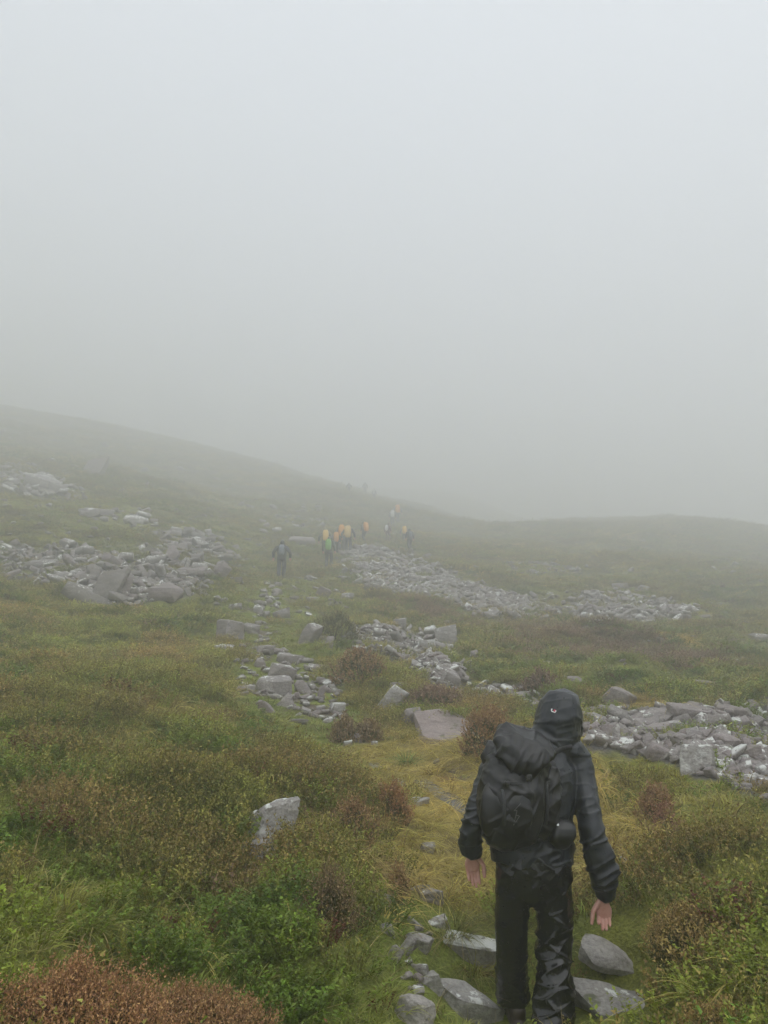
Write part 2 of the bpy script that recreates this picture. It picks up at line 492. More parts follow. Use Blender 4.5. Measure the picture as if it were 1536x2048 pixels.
# plants: colour per plant comes with the instance or the object, tips carry their own colour
def plant_material(name, instanced, tip_col, tip_mix, rough=.6, trans=.25):
    m, nt, b = new_mat(name)
    geo = N(nt, 'ShaderNodeNewGeometry')
    if instanced:
        tint = N(nt, 'ShaderNodeAttribute', attribute_type='INSTANCER', attribute_name='tint').outputs['Color']
    else:
        tint = N(nt, 'ShaderNodeObjectInfo').outputs['Color']
    tip = N(nt, 'ShaderNodeAttribute', attribute_name='tip').outputs['Fac']
    if tip_col == 'own':        # the flower heads have a colour of their own
        if instanced:
            c = mixc(nt, tip, tint, N(nt, 'ShaderNodeAttribute', attribute_type='INSTANCER', attribute_name='tint2').outputs['Color'])
        else:
            c = mixc(nt, tip, (.105, .110, .030), tint)
    else:
        c = mixc(nt, mathn(nt, 'MULTIPLY', tip, tip_mix), tint, tip_col) if tip_col is not None else tint
    v = N(nt, 'ShaderNodeAttribute', attribute_name='vary').outputs['Fac']
    c = mixc(nt, 1.0, c, ramp(nt, v, [(0, .5), (1, 1.5)]), 'MULTIPLY')
    hs = N(nt, 'ShaderNodeHueSaturation'); nt.links.new(c, hs.inputs['Color'])
    nt.links.new(mathn(nt, 'ADD', mathn(nt, 'MULTIPLY', v, .035), .478), hs.inputs['Hue'])
    nt.links.new(hs.outputs[0], b.inputs['Base Color'])
    b.inputs['Roughness'].default_value = rough
    b.inputs['Specular IOR Level'].default_value = .35
    tr = N(nt, 'ShaderNodeBsdfTranslucent'); nt.links.new(hs.outputs[0], tr.inputs[0])
    ms = N(nt, 'ShaderNodeMixShader'); ms.inputs[0].default_value = trans
    out = [n for n in nt.nodes if n.type == 'OUTPUT_MATERIAL'][0]
    nt.links.new(b.outputs[0], ms.inputs[1]); nt.links.new(tr.outputs[0], ms.inputs[2]); nt.links.new(ms.outputs[0], out.inputs[0])
    return m
M_HEATH_I = plant_material('heather_sprigs', True, 'own', 0, .65, .2)
M_BILB_I = plant_material('bilberry_leaves', True, None, 0, .45, .3)
M_GRASS_I = plant_material('grass_blades', True, (.46, .36, .15), .40, .5, .3)
M_HEATH_O = plant_material('heather_bush_sprigs', False, 'own', 0, .65, .2)
M_GRASS_O = plant_material('tussock_blades', False, (.46, .36, .15), .30, .5, .3)
M_WOOD = plain_cloth('heather_wood', (.055, .042, .032), .8)
M_MUD, nt, b = new_mat('wet_gravel_mud')
geo = N(nt, 'ShaderNodeNewGeometry')
mn = noise_n(nt, geo.outputs['Position'], 26, 5, .7)
nt.links.new(mixc(nt, mn, (.085, .080, .072), (.20, .195, .185)), b.inputs['Base Color'])
nt.links.new(ramp(nt, noise_n(nt, geo.outputs['Position'], 7, 3, .5), [(.42, .06), (.6, .5)]), b.inputs['Roughness'])
bump(nt, b, mn, .25, .01)
M_HAZE = bpy.data.materials.new('hill_fog'); M_HAZE.use_nodes = True
nt = M_HAZE.node_tree; nt.nodes.clear()
o_ = nt.nodes.new('ShaderNodeOutputMaterial'); pv = nt.nodes.new('ShaderNodeVolumePrincipled')
pv.inputs['Color'].default_value = (.988, .99, .992, 1)
pv.inputs['Density'].default_value = HAZE_DENSITY
pv.inputs['Anisotropy'].default_value = .55
nt.links.new(pv.outputs[0], o_.inputs['Volume'])
# ------------------------------------------------------------------ rocks: shapes
def slab_hull(seed, jit=.2, extra=5, bevel=.035):
    """a slaty block about 1 x 1 x 1: irregular plan, uneven top, worn edges"""
    r = np.random.default_rng(seed)
    n = int(r.integers(4, 6))
    a0 = r.uniform(0, 2 * PI)
    tiltx, tilty = r.normal(0, .8 * jit), r.normal(0, .8 * jit)
    pts = []
    for i in range(n):
        a = a0 + (i + r.uniform(-.32, .32)) * 2 * PI / n
        rad = .56 * (1 - r.uniform(0, 1.5 * jit))
        rx = rad / max(abs(math.cos(a)), abs(math.sin(a))) ** .5
        x, y = rx * math.cos(a), rx * math.sin(a)
        k = r.uniform(.78, 1.0)
        pts.append((x * k + r.normal(0, .04), y * k + r.normal(0, .04), .5 + x * tiltx + y * tilty - r.uniform(0, .8 * jit)))
        if r.random() < .35: pts.append((x * 1.02, y * 1.02, r.uniform(-.2, .2)))
        pts.append((x * .9, y * .9, -.5))
    if r.random() < .6:
        q = r.uniform(0, 2 * PI)
        pts.append((math.cos(q) * .22, math.sin(q) * .22, r.uniform(.5, .68)))
    bm = bmesh.new()
    for p in pts: bm.verts.new(p)
    res = bmesh.ops.convex_hull(bm, input=bm.verts)
    junk = list({g for k in ('geom_interior', 'geom_unused') for g in res[k] if isinstance(g, bmesh.types.BMVert)})
    if junk: bmesh.ops.delete(bm, geom=junk, context='VERTS')
    bmesh.ops.dissolve_limit(bm, angle_limit=math.radians(10), verts=bm.verts, edges=bm.edges)
    if bevel: bmesh.ops.bevel(bm, geom=list(bm.edges), offset=bevel, segments=1, affect='EDGES', profile=.5)
    bmesh.ops.triangulate(bm, faces=bm.faces)
    bmesh.ops.recalc_face_normals(bm, faces=bm.faces)
    return bm

def bm_arrays(bm):
    bm.verts.ensure_lookup_table(); bm.verts.index_update()
    return np.array([v.co[:] for v in bm.verts]), np.array([[v.index for v in f.verts] for f in bm.faces], dtype=np.int32)

def rough_rock(seed, dims, cuts=4, amp=.03, jit=.2):
    """a close-by rock: hull, subdivided, split along slaty layers"""
    bm = slab_hull(seed, jit, 5, .05)
    for v in bm.verts: v.co = Vector((v.co.x * dims[0], v.co.y * dims[1], v.co.z * dims[2]))
    m = max(dims)
    for _ in range(cuts):
        ed = [e for e in bm.edges if e.calc_length() > m * .075]
        if not ed: break
        bmesh.ops.subdivide_edges(bm, edges=ed, cuts=1, use_grid_fill=False)
        bmesh.ops.triangulate(bm, faces=[f for f in bm.faces if len(f.verts) > 3])
    bm.normal_update()
    co, fa = bm_arrays(bm)
    no = np.array([v.normal[:] for v in bm.verts])
    bm.free()
    s = 1 / m
    q = co * s + seed * 3.7
    tilt = co @ np.array([.25, .35, .9]) * s
    layers = np.abs(((tilt * 5 + 1.2 * noise3(q * 2.2, 5)) % 1) - .5) * 2
    d = (noise3(q * 3.2, 1) - .5) * 2.2 + (noise3(q * 8, 2) - .5) * 1.1 + (noise3(q * 19, 4) - .5) * .55 - .35 * sstep(.75, 1, layers)
    co = co + no * (d * amp * m)[:, None]
    me = np_mesh('rock', co, fa, True)
    me.set_sharp_from_angle(angle=math.radians(28))
    return me

ROCK_VARIANTS = []
for k in range(14):
    bm = slab_hull(100 + k, .17 + .025 * (k % 5), 4 + k % 3, .014)
    ROCK_VARIANTS.append(bm_arrays(bm)); bm.free()
ROCK_MESHES = [np_mesh('rock', v, f) for v, f in ROCK_VARIANTS]
for m_ in ROCK_MESHES: m_.materials.append(M_ROCK)

FOOT = []          # (x, y, radius) of every stone, so that no plant grows through it
ROCK_SURF = []     # (x, y, radius, depth below the ground surface) used nowhere but for the ground colour

# ------------------------------------------------------------------ single rocks: px, py, width, height (pixels), roll, depth ratio, pitch, name, label
NEAR = [
 (942,1904,118,58,6,.8,8,'boulder','peaked grey boulder with pale streaks in the grass, left of the near walker\'s left shin'),
 (940,2018,136,74,12,.8,6,'boulder','rounded grey boulder at the bottom edge, in front of the near walker\'s left boot'),
 (1226,1918,132,44,15,.8,4,'slab','long tilted brown-grey slab in heather, right of the near walker\'s knees'),
 (1224,2004,158,66,10,1.1,6,'slab','broad low grey slab spotted with white lichen, beside the near walker\'s right foot'),
 (827,2032,60,52,10,.9,0,'boulder','small rounded grey boulder on the path at the very bottom of the photo'),
 (858,1972,54,30,-18,.8,8,'stone','low sloping stone in the grass just behind the bottom rounded boulder'),
 (842,1944,38,24,-10,.8,0,'stone','small grey path stone between the peaked boulder and the heather bank'),
 (836,1891,46,40,22,.7,12,'stone','pointed pale stone on the narrow path, left of the peaked boulder'),
 (808,1906,24,36,40,.6,0,'stone','narrow upright stone at the path edge under the dark heather bank'),
 (786,1918,26,30,30,.7,0,'stone','small half-buried stone in the dark heather at the path\'s left edge'),
 (858,1798,54,28,2,.6,0,'stone','square-edged pale block on the path, level with the walker\'s left thigh'),
 (756,1799,52,22,14,.7,0,'stone','flat tilted stone lying left of the square-edged pale path block'),
 (838,1781,44,11,-4,.8,0,'stone','thin flat grey stone just above the square-edged pale path block'),
 (737,1831,24,18,0,.8,0,'stone','small round grey stone in heather below the flat tilted stone'),
 (775,1867,30,24,-12,.7,0,'stone','small white-faced stone at the path edge above the upright stone'),
 (872,1850,48,20,-20,.8,6,'stone','low grey stone sunk in grass below the square-edged pale path block'),
 (832,1852,36,14,20,.8,6,'stone','thin slate splinter in the path grass beside the low sunk stone'),
 (840,1607,42,18,3,.7,0,'stone','pale oblong block in yellow grass right of the round heather tuft'),
 (801,1577,24,17,-6,.8,0,'stone','small grey stone standing behind the round heather tuft by the wet path'),
 (857,1702,30,24,16,.7,0,'stone','lone small whitish stone in the middle of the yellow grass'),
 (546,1660,92,92,8,.6,-14,'boulder','cracked flat-faced grey boulder standing in the left heather bank'),
 (516,1698,58,28,-6,.7,0,'boulder','small white-crusted boulder in front of the cracked flat-faced boulder'),
 (1247,1734,20,20,0,.8,0,'stone','tiny stone in pale dry grass right of the near walker\'s forearm'),
]
MID = [
 (716,1479,24,15,6,.8,0,'stone','small white stone in front of the dark heather mound where yellow grass begins'),
 (695,1488,20,11,0,.8,0,'stone','smaller white stone, left neighbour of the one at the heather mound'),
 (749,1487,16,8,10,.8,0,'stone','flat white chip at the back edge of the yellow grass'),
 (876,1527,18,9,-18,.8,0,'stone','white chip in yellow grass right of the green rush tuft'),
 (460,1265,66,38,4,.7,-4,'boulder','square light grey block of rock at the left edge of the stony path'),
 (502,1260,38,18,4,.8,0,'boulder','low grey rock tucked against the right of the square block'),
 (448,1300,48,17,10,.7,0,'slab','flat slab with a white tip, just below the square block'),
 (546,1377,72,36,8,.8,10,'boulder','big dome-shaped grey boulder with a white top in the middle of the stony path'),
 (562,1351,54,34,20,.7,8,'boulder','white-topped rock just behind the big dome-shaped path boulder'),
 (605,1379,36,30,-34,.6,-14,'slab','leaning pale slab right of the big dome-shaped path boulder'),
 (572,1320,42,22,16,.8,8,'slab','sloping pale slab in the path above the white-topped rock'),
 (636,1337,54,16,4,.7,0,'slab','long flat pale slab across the stony path'),
 (644,1391,18,28,8,.6,0,'slab','small upright slate standing in moss right of the leaning pale slab'),
 (572,1408,36,20,-28,.7,-10,'slab','tilted flat stone in moss below the big dome-shaped path boulder'),
 (532,1418,26,28,-42,.6,0,'slab','slanted slate poking out of heather left of the mossy path'),
 (674,1419,34,24,10,.8,0,'stone','white-capped lump of rock in moss near the lower end of the stony path'),
 (698,1338,32,14,8,.8,0,'stone','brown stone with a white crown right of the long flat pale slab'),
 (624,1275,46,36,30,.7,0,'boulder','pointed white-tipped rock beside the left end of the middle boulder patch'),
 (653,1288,44,24,10,.7,0,'boulder','grey rock leaning on the pointed white-tipped rock'),
 (667,1364,56,12,-6,.9,6,'slab','thin pale layered slab in moss below the long flat slab'),
 (500,1378,26,12,6,.8,0,'stone','white stone left of the big dome-shaped path boulder'),
 (594,1442,46,8,4,.9,0,'slab','thin flat slate lying in grass below the mossy path'),
 (530,1302,34,18,0,.8,4,'boulder','grey lump in heather right of the white-tipped flat slab'),
 (520,1330,30,16,18,.8,0,'boulder','rock half under grass between the path edge and the sloping pale slab'),
 (608,1320,40,10,6,.8,0,'slab','narrow white-edged slab above the long flat pale slab'),
 (783,1402,44,52,38,.5,-6,'slab','large leaning slab left of the dark heather dome'),
 (827,1432,42,30,12,.8,0,'boulder','rounded grey boulder at the foot of the leaning slab, by the purple rock sheet'),
 (801,1377,46,20,20,.7,0,'slab','white-edged slab above the dark heather dome'),
 (902,1362,48,34,16,.7,0,'boulder','purple-grey boulder at the bottom of the middle boulder patch'),
 (797,1249,32,22,4,.8,0,'boulder','square block standing alone above the middle boulder patch'),
 (894,1276,56,44,0,.7,-4,'boulder','big dark flat-topped boulder at the right end of the middle boulder patch'),
 (952,1314,22,20,-10,.8,0,'boulder','lone grey rock in grass right of the middle boulder patch'),
 (854,1292,46,26,4,.7,0,'slab','broad grey block in the middle of the middle boulder patch'),
 (888,1298,42,18,2,.7,0,'slab','rectangular block butting the right side of the broad grey block'),
 (625,1200,36,10,6,.8,0,'slab','flat white slab on the slope right of the upper stony path'),
 (648,1188,32,24,38,.6,0,'slab','slanting dark slab behind the flat white slab by the upper path'),
 (695,1193,26,12,4,.8,0,'stone','white-spattered rock left below the central scree'),
 (516,1222,28,16,0,.8,0,'boulder','square pale block on the upper stony path'),
 (562,1230,34,17,-12,.8,0,'boulder','ribbed grey rock right of the square pale block on the upper path'),
 (690,1160,22,14,8,.8,0,'boulder','rounded grey rock below the left end of the central scree'),
 (219,1178,58,72,18,.7,-16,'slab','huge upright slab with a broad flat face in the left boulder field'),
 (182,1198,112,38,34,.6,0,'slab','long narrow slab sloping down to the right in front of the left boulder field'),
 (331,1186,82,27,-6,.8,10,'slab','broad flat slab at the right end of the left boulder field'),
 (186,1162,26,44,4,.5,-8,'slab','tall narrow slab leaning left of the huge upright slab'),
 (249,1180,30,46,14,.5,-8,'slab','dark upright slab against the right of the huge upright slab'),
 (85,1131,68,17,-4,.8,0,'slab','long flat block in the upper left of the left boulder field'),
 (30,1086,30,10,-14,.8,0,'slab','pale pointed slab at the left photo edge above the left boulder field'),
 (442,1144,32,26,34,.7,0,'slab','tilted pale slab right of the long low slab above the left boulder field'),
 (386,1141,72,15,8,.8,6,'slab','long low slab lying above the right end of the left boulder field'),
 (475,1161,30,10,4,.8,0,'stone','flat white stone in grass left of the lone far walker\'s feet'),
 (470,1214,30,11,-6,.8,0,'stone','white-ended stone on the slope left of the upper stony path'),
 (270,1040,68,14,6,.8,4,'slab','long pale slab on the grassy slope above the left boulder field'),
 (208,1026,36,14,10,.8,0,'boulder','grey rock touching the left end of the long pale upper slab'),
 (176,1025,26,14,16,.8,0,'boulder','grey rock leftmost in the short row with the long pale upper slab'),
 (610,1084,60,16,8,.8,8,'slab','broad pale slab right behind the lone far walker'),
 (190,940,40,40,20,.8,-10,'slab','faint pale outcrop high on the misty left hillside'),
 (88,968,92,26,14,.8,8,'slab','broad grey outcrop at the lower end of the upper left rocks'),
 (893,1456,150,56,10,1.2,12,'slab','large smooth purple-grey rock sheet right of the rounded boulder'),
 (1237,1398,66,40,20,.7,10,'slab','big pale sloping slab standing alone above the right boulder field'),
 (1313,1468,96,34,-3,.7,0,'slab','thick flat-topped block with a reddish end at the left of the right boulder field'),
 (1218,1466,52,30,8,.8,0,'boulder','white-encrusted boulder left of the thick flat-topped block'),
 (1194,1444,44,22,14,.8,0,'boulder','speckled black-and-white boulder just right of the near walker\'s hood'),
 (1295,1440,112,26,-14,.7,8,'slab','long dark slanting slab behind the thick flat-topped block'),
 (1384,1424,104,30,4,.7,6,'slab','wide layered slab at the back of the right boulder field'),
 (1464,1428,64,26,10,.7,6,'slab','thin layered slab stack right of the wide layered slab'),
 (1395,1525,62,58,6,.6,-14,'slab','large purple-brown slab face at the front of the right boulder field'),
 (1450,1488,70,34,14,.7,8,'slab','smooth oval purple-grey slab in the middle of the right boulder field'),
 (1320,1510,60,28,30,.6,8,'slab','sloping slab half in grass in front of the thick flat-topped block'),
 (1274,1499,26,20,-4,.7,0,'boulder','small dark block at the grass edge under the thick flat-topped block'),
 (1362,1491,34,14,-10,.8,0,'boulder','rock with a bright white cap in the right boulder field'),
 (1390,1476,46,22,-26,.7,8,'slab','tilted slab between the white-capped rock and the smooth oval slab'),
 (1440,1512,40,18,0,.7,0,'boulder','dark flat block below the smooth oval slab'),
 (1500,1512,48,34,-10,.7,0,'boulder','purple boulder right of the dark flat block, near the right photo edge'),
 (1236,1490,42,14,4,.8,0,'slab','flat slab at the grass edge below the white-encrusted boulder'),
 (1200,1478,54,16,16,.8,0,'slab','low pale slab close behind the near walker\'s right shoulder'),
 (1215,1432,56,18,-6,.7,0,'slab','grey block above the speckled boulder beside the hood'),
 (1446,1557,40,13,4,.8,0,'slab','flat pale stone at the lower edge of the right boulder field'),
 (1500,1450,50,14,8,.8,0,'slab','long thin slab near the right photo edge of the right boulder field'),
 (1412,1365,44,7,8,.8,0,'stone','flat white stone in the moor above the right boulder field'),
 (1112,1404,64,16,-6,.8,6,'slab','low slab showing just left of the near walker\'s hood'),
 (1094,1329,20,15,14,.8,0,'boulder','small pale rock in the grass above the near walker\'s hood'),
 (992,1389,46,26,24,.7,0,'boulder','peaked purple-grey boulder in the row left of the near walker\'s hood'),
 (1044,1398,54,22,6,.8,0,'boulder','broad grey boulder between the peaked one and the near walker\'s hood'),
 (966,1378,30,20,-6,.8,0,'boulder','small grey boulder left of the peaked purple-grey boulder'),
 (1150,1362,60,14,10,.9,6,'slab','pale slab mostly under grass above the near walker\'s hood'),
 (1320,1280,26,12,14,.8,0,'boulder','pale rock in the purple heather right of the middle of the moor'),
 (1240,1174,40,14,4,.8,0,'boulder','misty rounded boulder above the right scree patch'),
 (1290,1182,30,16,20,.8,0,'boulder','misty grey rock right of the rounded boulder above the right scree patch'),
 (1408,1232,30,9,-6,.8,0,'stone','white flat stone on the misty moor right of the right scree patch'),
 (1520,1278,44,18,4,.8,0,'boulder','grey layered outcrop at the right photo edge on the misty moor'),
]

def slope_at(x, y, e):
    return (float(h(x + e, y)) - float(h(x - e, y))) / (2 * e), (float(h(x, y + e)) - float(h(x, y - e))) / (2 * e)

LANDMARKS = {(219,1178):'huge upright slab',(182,1198):'long slab sloping down right',(331,1186):'broad flat slab',(85,1131):'long flat block',(442,1144):'tilted pale slab',(386,1141):'long low slab',
 (797,1249):'lone square block',(894,1276):'dark flat-topped boulder',(854,1292):'broad grey block',(902,1362):'purple-grey bottom boulder',(624,1275):'pointed white-tipped rock',
 (992,1389):'peaked purple-grey boulder',(1044,1398):'broad grey boulder by the hood',(1313,1468):'thick flat-topped block',(1218,1466):'white-encrusted boulder',(1194,1444):'speckled boulder by the hood',
 (1295,1440):'long dark slanting slab',(1384,1424):'wide layered slab',(1464,1428):'thin layered slab stack',(1395,1525):'large purple-brown slab face',(1450,1488):'smooth oval slab',(1274,1499):'small dark block at the grass edge',
 (1500,1512):'purple boulder near the right edge',(1500,1450):'long thin slab near the right edge',(1446,1557):'flat pale stone at the field\'s lower edge',(88,968):'broad grey upper outcrop',(190,940):'faint pale outcrop',
 (546,1377):'big dome-shaped path boulder',(460,1265):'square grey block by the path',(270,1040):'long pale upper slab',(610,1084):'broad pale slab behind the lone walker',(942,1904):'peaked grey boulder'}
_arr = np.array([r_[:4] for r_ in NEAR + MID], float)
_g = hit(_arr[:, 0], _arr[:, 1] + .2 * _arr[:, 3])
for i, (px, py, w, hg, roll, dr, pit, nm, lab) in enumerate(NEAR + MID):
    g = _g[i]
    dist = math.hypot(g[1], g[2] - CAM_Z)
    W, H = w * dist / F_PX, hg * dist / F_PX
    D = W * dr
    e = max(.10, .5 * W)
    gx, gy = slope_at(g[0], g[1], e)
    # what the eye sees of a stone is its front plus the foreshortened top
    elev = math.atan2(CAM_Z - g[2], g[1])
    sn = max(.06, math.sin(elev + .6 * math.atan(gy)))
    D = float(np.clip(min(D, (.52 if i < len(NEAR) else .72) * H / sn), .35 * W, 1.3 * W))
    Hz = max(.42 * H, H - .8 * D * sn) * 1.3 + .02
    bury = (.40 if nm == 'boulder' and px < 700 else (.0 if nm == 'stone' else .12)) if i < len(NEAR) else .20
    c = march(px, py, lambda x, y: h(x, y) + bury * Hz)[0]
    sheet = (px, py) == (893, 1456)
    if sheet:
        D, Hz = 1.3 * W, .26 * H
        c = march(px, py, lambda x, y: h(x, y) + .01)[0]
    if i < len(NEAR):
        fl = .72 if nm == 'slab' else 1.0
        me = rough_rock(300 + i, (W * (1.04 if nm == 'stone' else 1.16), D * 1.1 / fl, Hz * 1.05 * fl), 4, .024)
        o = add(nm, me, M_ROCK_NEAR)
    elif w > 60 and py > 1250:
        me = rough_rock(300 + i, (W * 1.04, D, Hz), 4, .020, .15)
        o = add(nm, me, M_ROCK)
    else:
        o = add(nm, ROCK_MESHES[i % len(ROCK_MESHES)], M_ROCK, scale=(W * 1.06, D, Hz))
    if sheet: o.data.materials.clear(); o.data.materials.append(M_ROCK_PURPLE)
    o.location = c
    o.rotation_euler = (math.atan(gy) if sheet else math.radians(pit) + (0 if sheet else .55 * math.atan(gy) * (1 if pit >= 0 else .2)), math.radians(roll), float(rng.uniform(-.3, .3)))
    tag(o, lab, nm, 'stones lying by the path' if nm == 'stone' else 'large rocks on the hillside')
    FOOT.append((c[0], c[1] - .10 * D, .46 * max(W, D * .9), 0))
    FOOT.append((c[0], c[1] - .5 * D - .04, .34 * W, 0))
    if i < len(NEAR) and w > 90: FOOT.append((c[0], c[1] - .5 * D - .16, .46 * W, 0))
    if i < len(NEAR) and w > 138: FOOT.append((c[0] - .04, c[1] - .5 * D - .34, .5 * W, 0))
N_SINGLE = len(NEAR + MID)

# ------------------------------------------------------------------ boulder fields
FIELDS = [  # polygon in photograph pixels, count, min, max size (pixels), label, group
 ([(0,1092),(60,1098),(130,1092),(260,1112),(330,1092),(390,1120),(425,1150),(390,1190),(330,1196),(250,1218),(150,1180),(60,1160),(0,1146)],150,16,52,
  'grey angular block among many in the left boulder field','left boulder field'),
 ([(0,928),(60,930),(140,975),(130,998),(60,990),(0,984)],30,12,40,'misty grey rock in the high patch at the left photo edge','high rocks at the left edge'),
 ([(300,1058),(400,1062),(485,1105),(470,1125),(330,1100)],110,12,42,'grey rock in the sloping streak left of the lone far walker','rock streak left of the lone far walker'),
 ([(690,1112),(740,1092),(800,1107),(860,1132),(930,1167),(1050,1200),(1125,1228),(960,1225),(880,1192),(780,1182),(720,1162)],420,6,27,
  'small grey stone of the central scree right of the far walkers','central scree'),
 ([(700,1262),(760,1250),(850,1270),(930,1325),(915,1372),(860,1372),(815,1330),(760,1302),(705,1288)],120,11,38,
  'angular grey rock in the middle boulder patch above the dark heather dome','middle boulder patch'),
 ([(905,1382),(1000,1370),(1085,1385),(1085,1415),(960,1405)],20,14,40,'grey rock in the row running from the middle boulder patch to the near walker\'s hood','row of rocks left of the hood'),
 ([(1150,1430),(1220,1420),(1300,1432),(1400,1412),(1536,1412),(1600,1420),(1600,1640),(1536,1596),(1440,1556),(1350,1520),(1240,1492),(1160,1476)],260,14,56,
  'purple-grey angular rock among many in the right boulder field','right boulder field'),
 ([(1000,1128),(1100,1122),(1180,1148),(1040,1148)],110,5,18,'faint small stone in the misty scree strip far right','misty scree strip'),
 ([(1150,1185),(1250,1190),(1390,1215),(1350,1242),(1160,1240)],130,6,20,'misty small stone in the right scree patch above the purple heather','right scree patch'),
 ([(530,1160),(570,1160),(560,1215),(530,1250),(560,1300),(640,1340),(700,1400),(680,1450),(600,1440),(560,1400),(480,1390),(470,1320),(490,1270),(520,1215)],330,7,30,
  'small pale stone bedded in the moss of the stony path','stones of the upper path'),
 ([(800,1870),(850,1850),(880,1900),(860,1990),(830,2010),(795,1950)],20,12,30,'little grey stone in the worn path left of the near walker\'s legs','stones of the lower path'),
 ([(520,1040),(640,1020),(650,1060),(520,1075)],50,6,24,'misty pale stone on the slope above the lone far walker','stones above the lone far walker'),
 ([(0,850),(250,900),(600,985),(680,1050),(500,1120),(300,1090),(0,1080)],230,5,20,'faint pale stone scattered on the misty left hillside','stones scattered on the left hillside'),
 ([(880,1110),(1100,1075),(1536,1120),(1536,1330),(1250,1330),(1000,1280)],130,5,18,'pale stone scattered on the misty right moor','stones scattered on the right moor'),
 ([(560,1160),(690,1150),(700,1230),(600,1240)],50,6,22,'pale stone on the grass between the upper path and the central scree','stones below the far walkers'),
 ([(380,1120),(520,1100),(560,1150),(500,1230),(420,1230),(330,1190)],60,6,24,'pale stone on the slope between the left boulder field and the path','stones between left field and path'),
 ([(1040,1195),(1200,1182),(1210,1242),(1090,1236)],70,6,20,'grey stone joining the central scree to the right scree patch','stones joining the two screes'),
 ([(150,1010),(320,1030),(330,1056),(160,1040)],26,14,44,'grey rock in the short row high above the left boulder field','short row of rocks on the left slope'),
 ([(720,1230),(900,1220),(960,1290),(900,1300),(760,1250)],20,6,20,'grey stone in grass above the middle boulder patch','stones above the middle patch'),
]
def in_poly(x, y, poly):
    p = np.array(poly, float); q = np.roll(p, -1, 0)
    c = np.zeros(len(x), bool)
    for (x0, y0), (x1, y1) in zip(p, q):
        s = ((y0 > y) != (y1 > y)) & (x < (x1 - x0) * (y - y0) / (y1 - y0 + 1e-12) + x0)
        c ^= s
    return c
cand = []
r_f = np.random.default_rng(5)
for fi, (poly, cnt, s0, s1, lab, grp) in enumerate(FIELDS):
    p = np.array(poly, float)
    x = r_f.uniform(p[:, 0].min(), p[:, 0].max(), cnt * 12); y = r_f.uniform(p[:, 1].min(), p[:, 1].max(), cnt * 12)
    k = np.where(in_poly(x, y, poly))[0][:cnt]
    sz = s0 + (s1 - s0) * r_f.random(len(k)) ** 2.2
    if fi in (0, 1, 3, 4, 6, 8): x, y = x + r_f.normal(0, 13, len(x)), y + r_f.normal(0, 6, len(y))
    for a, b_, c_ in zip(x[k], y[k], sz): cand.append((a, b_, c_, fi))
cand = np.array(cand)
_g = hit(cand[:, 0], cand[:, 1])
keep = (_g[:, 1] < 120) & (_g[:, 2] < 60)
cand, _g = cand[keep], _g[keep]
order = np.argsort(-cand[:, 2] * np.where(cand[:, 1] > 1240, 1.1, 1.0))
N_IND = 300 - N_SINGLE - 6
stuff_v, stuff_f, nv = [], [], 0
LM = [(k, v) for k, v in LANDMARKS.items()]
ORDW = ['nearest', 'second', 'third', 'fourth', 'fifth', 'sixth', 'seventh', 'eighth', 'ninth', 'tenth', 'eleventh', 'twelfth', 'thirteenth', 'fourteenth', 'fifteenth']
seat_of = {}
for i in order[:N_IND]:           # which known rock each loose one lies next to, and on which side of it
    d_ = [math.hypot(cand[i][0] - k[0], 1.5 * (cand[i][1] - k[1])) for k, _ in LM]
    l_ = int(np.argmin(d_)); dx_, dy_ = cand[i][0] - LM[l_][0][0], 1.5 * (cand[i][1] - LM[l_][0][1])
    side_ = ('right of' if dx_ > 0 else 'left of') if abs(dx_) > abs(dy_) else ('below' if dy_ > 0 else 'above')
    seat_of.setdefault((l_, side_), []).append((d_[l_], int(i)))
ROCK_LABEL = {}
for (l_, side_), lst in seat_of.items():
    for n_, (_, i) in enumerate(sorted(lst)):
        ROCK_LABEL[i] = '%s grey rock %s the %s' % (ORDW[min(n_, 14)], side_, LM[l_][1]) if len(lst) > 1 else 'grey rock directly %s the %s' % (side_, LM[l_][1])
for rank, i in enumerate(order):
    px, py, s, fi = cand[i]; fi = int(fi); g = _g[i]
    dist = math.hypot(g[1], g[2] - CAM_Z)
    W = s * dist / F_PX
    scree = fi in (0, 4, 6)
    D = W * r_f.uniform(.42, .95); Hz = W * (r_f.uniform(.14, .38) if scree or fi == 3 else r_f.uniform(.18, .36))
    lift = r_f.uniform(.15, .45) * Hz + (.08 * W if scree else .09 * W)
    loc = (g[0], g[1], g[2] + lift)
    tl = .42 if scree else .25
    rot = Euler((r_f.normal(.15, tl), r_f.normal(.1, tl), r_f.uniform(0, 2 * PI)))
    k = int(r_f.integers(len(ROCK_MESHES)))
    FOOT.append((g[0], g[1], .55 * W, 1 if fi in (0, 1, 2, 3, 4, 5, 6, 7, 8) else 2))
    if rank < N_IND:
        o = add('rock', ROCK_MESHES[k], M_ROCK, loc=loc, rot=rot, scale=(W * 1.1, D * 1.1, Hz * 1.15))
        tag(o, ROCK_LABEL[int(i)], 'rock', FIELDS[fi][5])
    else:
        v, f = ROCK_VARIANTS[k]
        R = np.array(rot.to_matrix())
        vv = (v * np.array([W * 1.1, D * 1.1, Hz * 1.15])) @ R.T + np.array(loc)
        stuff_v.append(vv); stuff_f.append(f + nv); nv += len(vv)
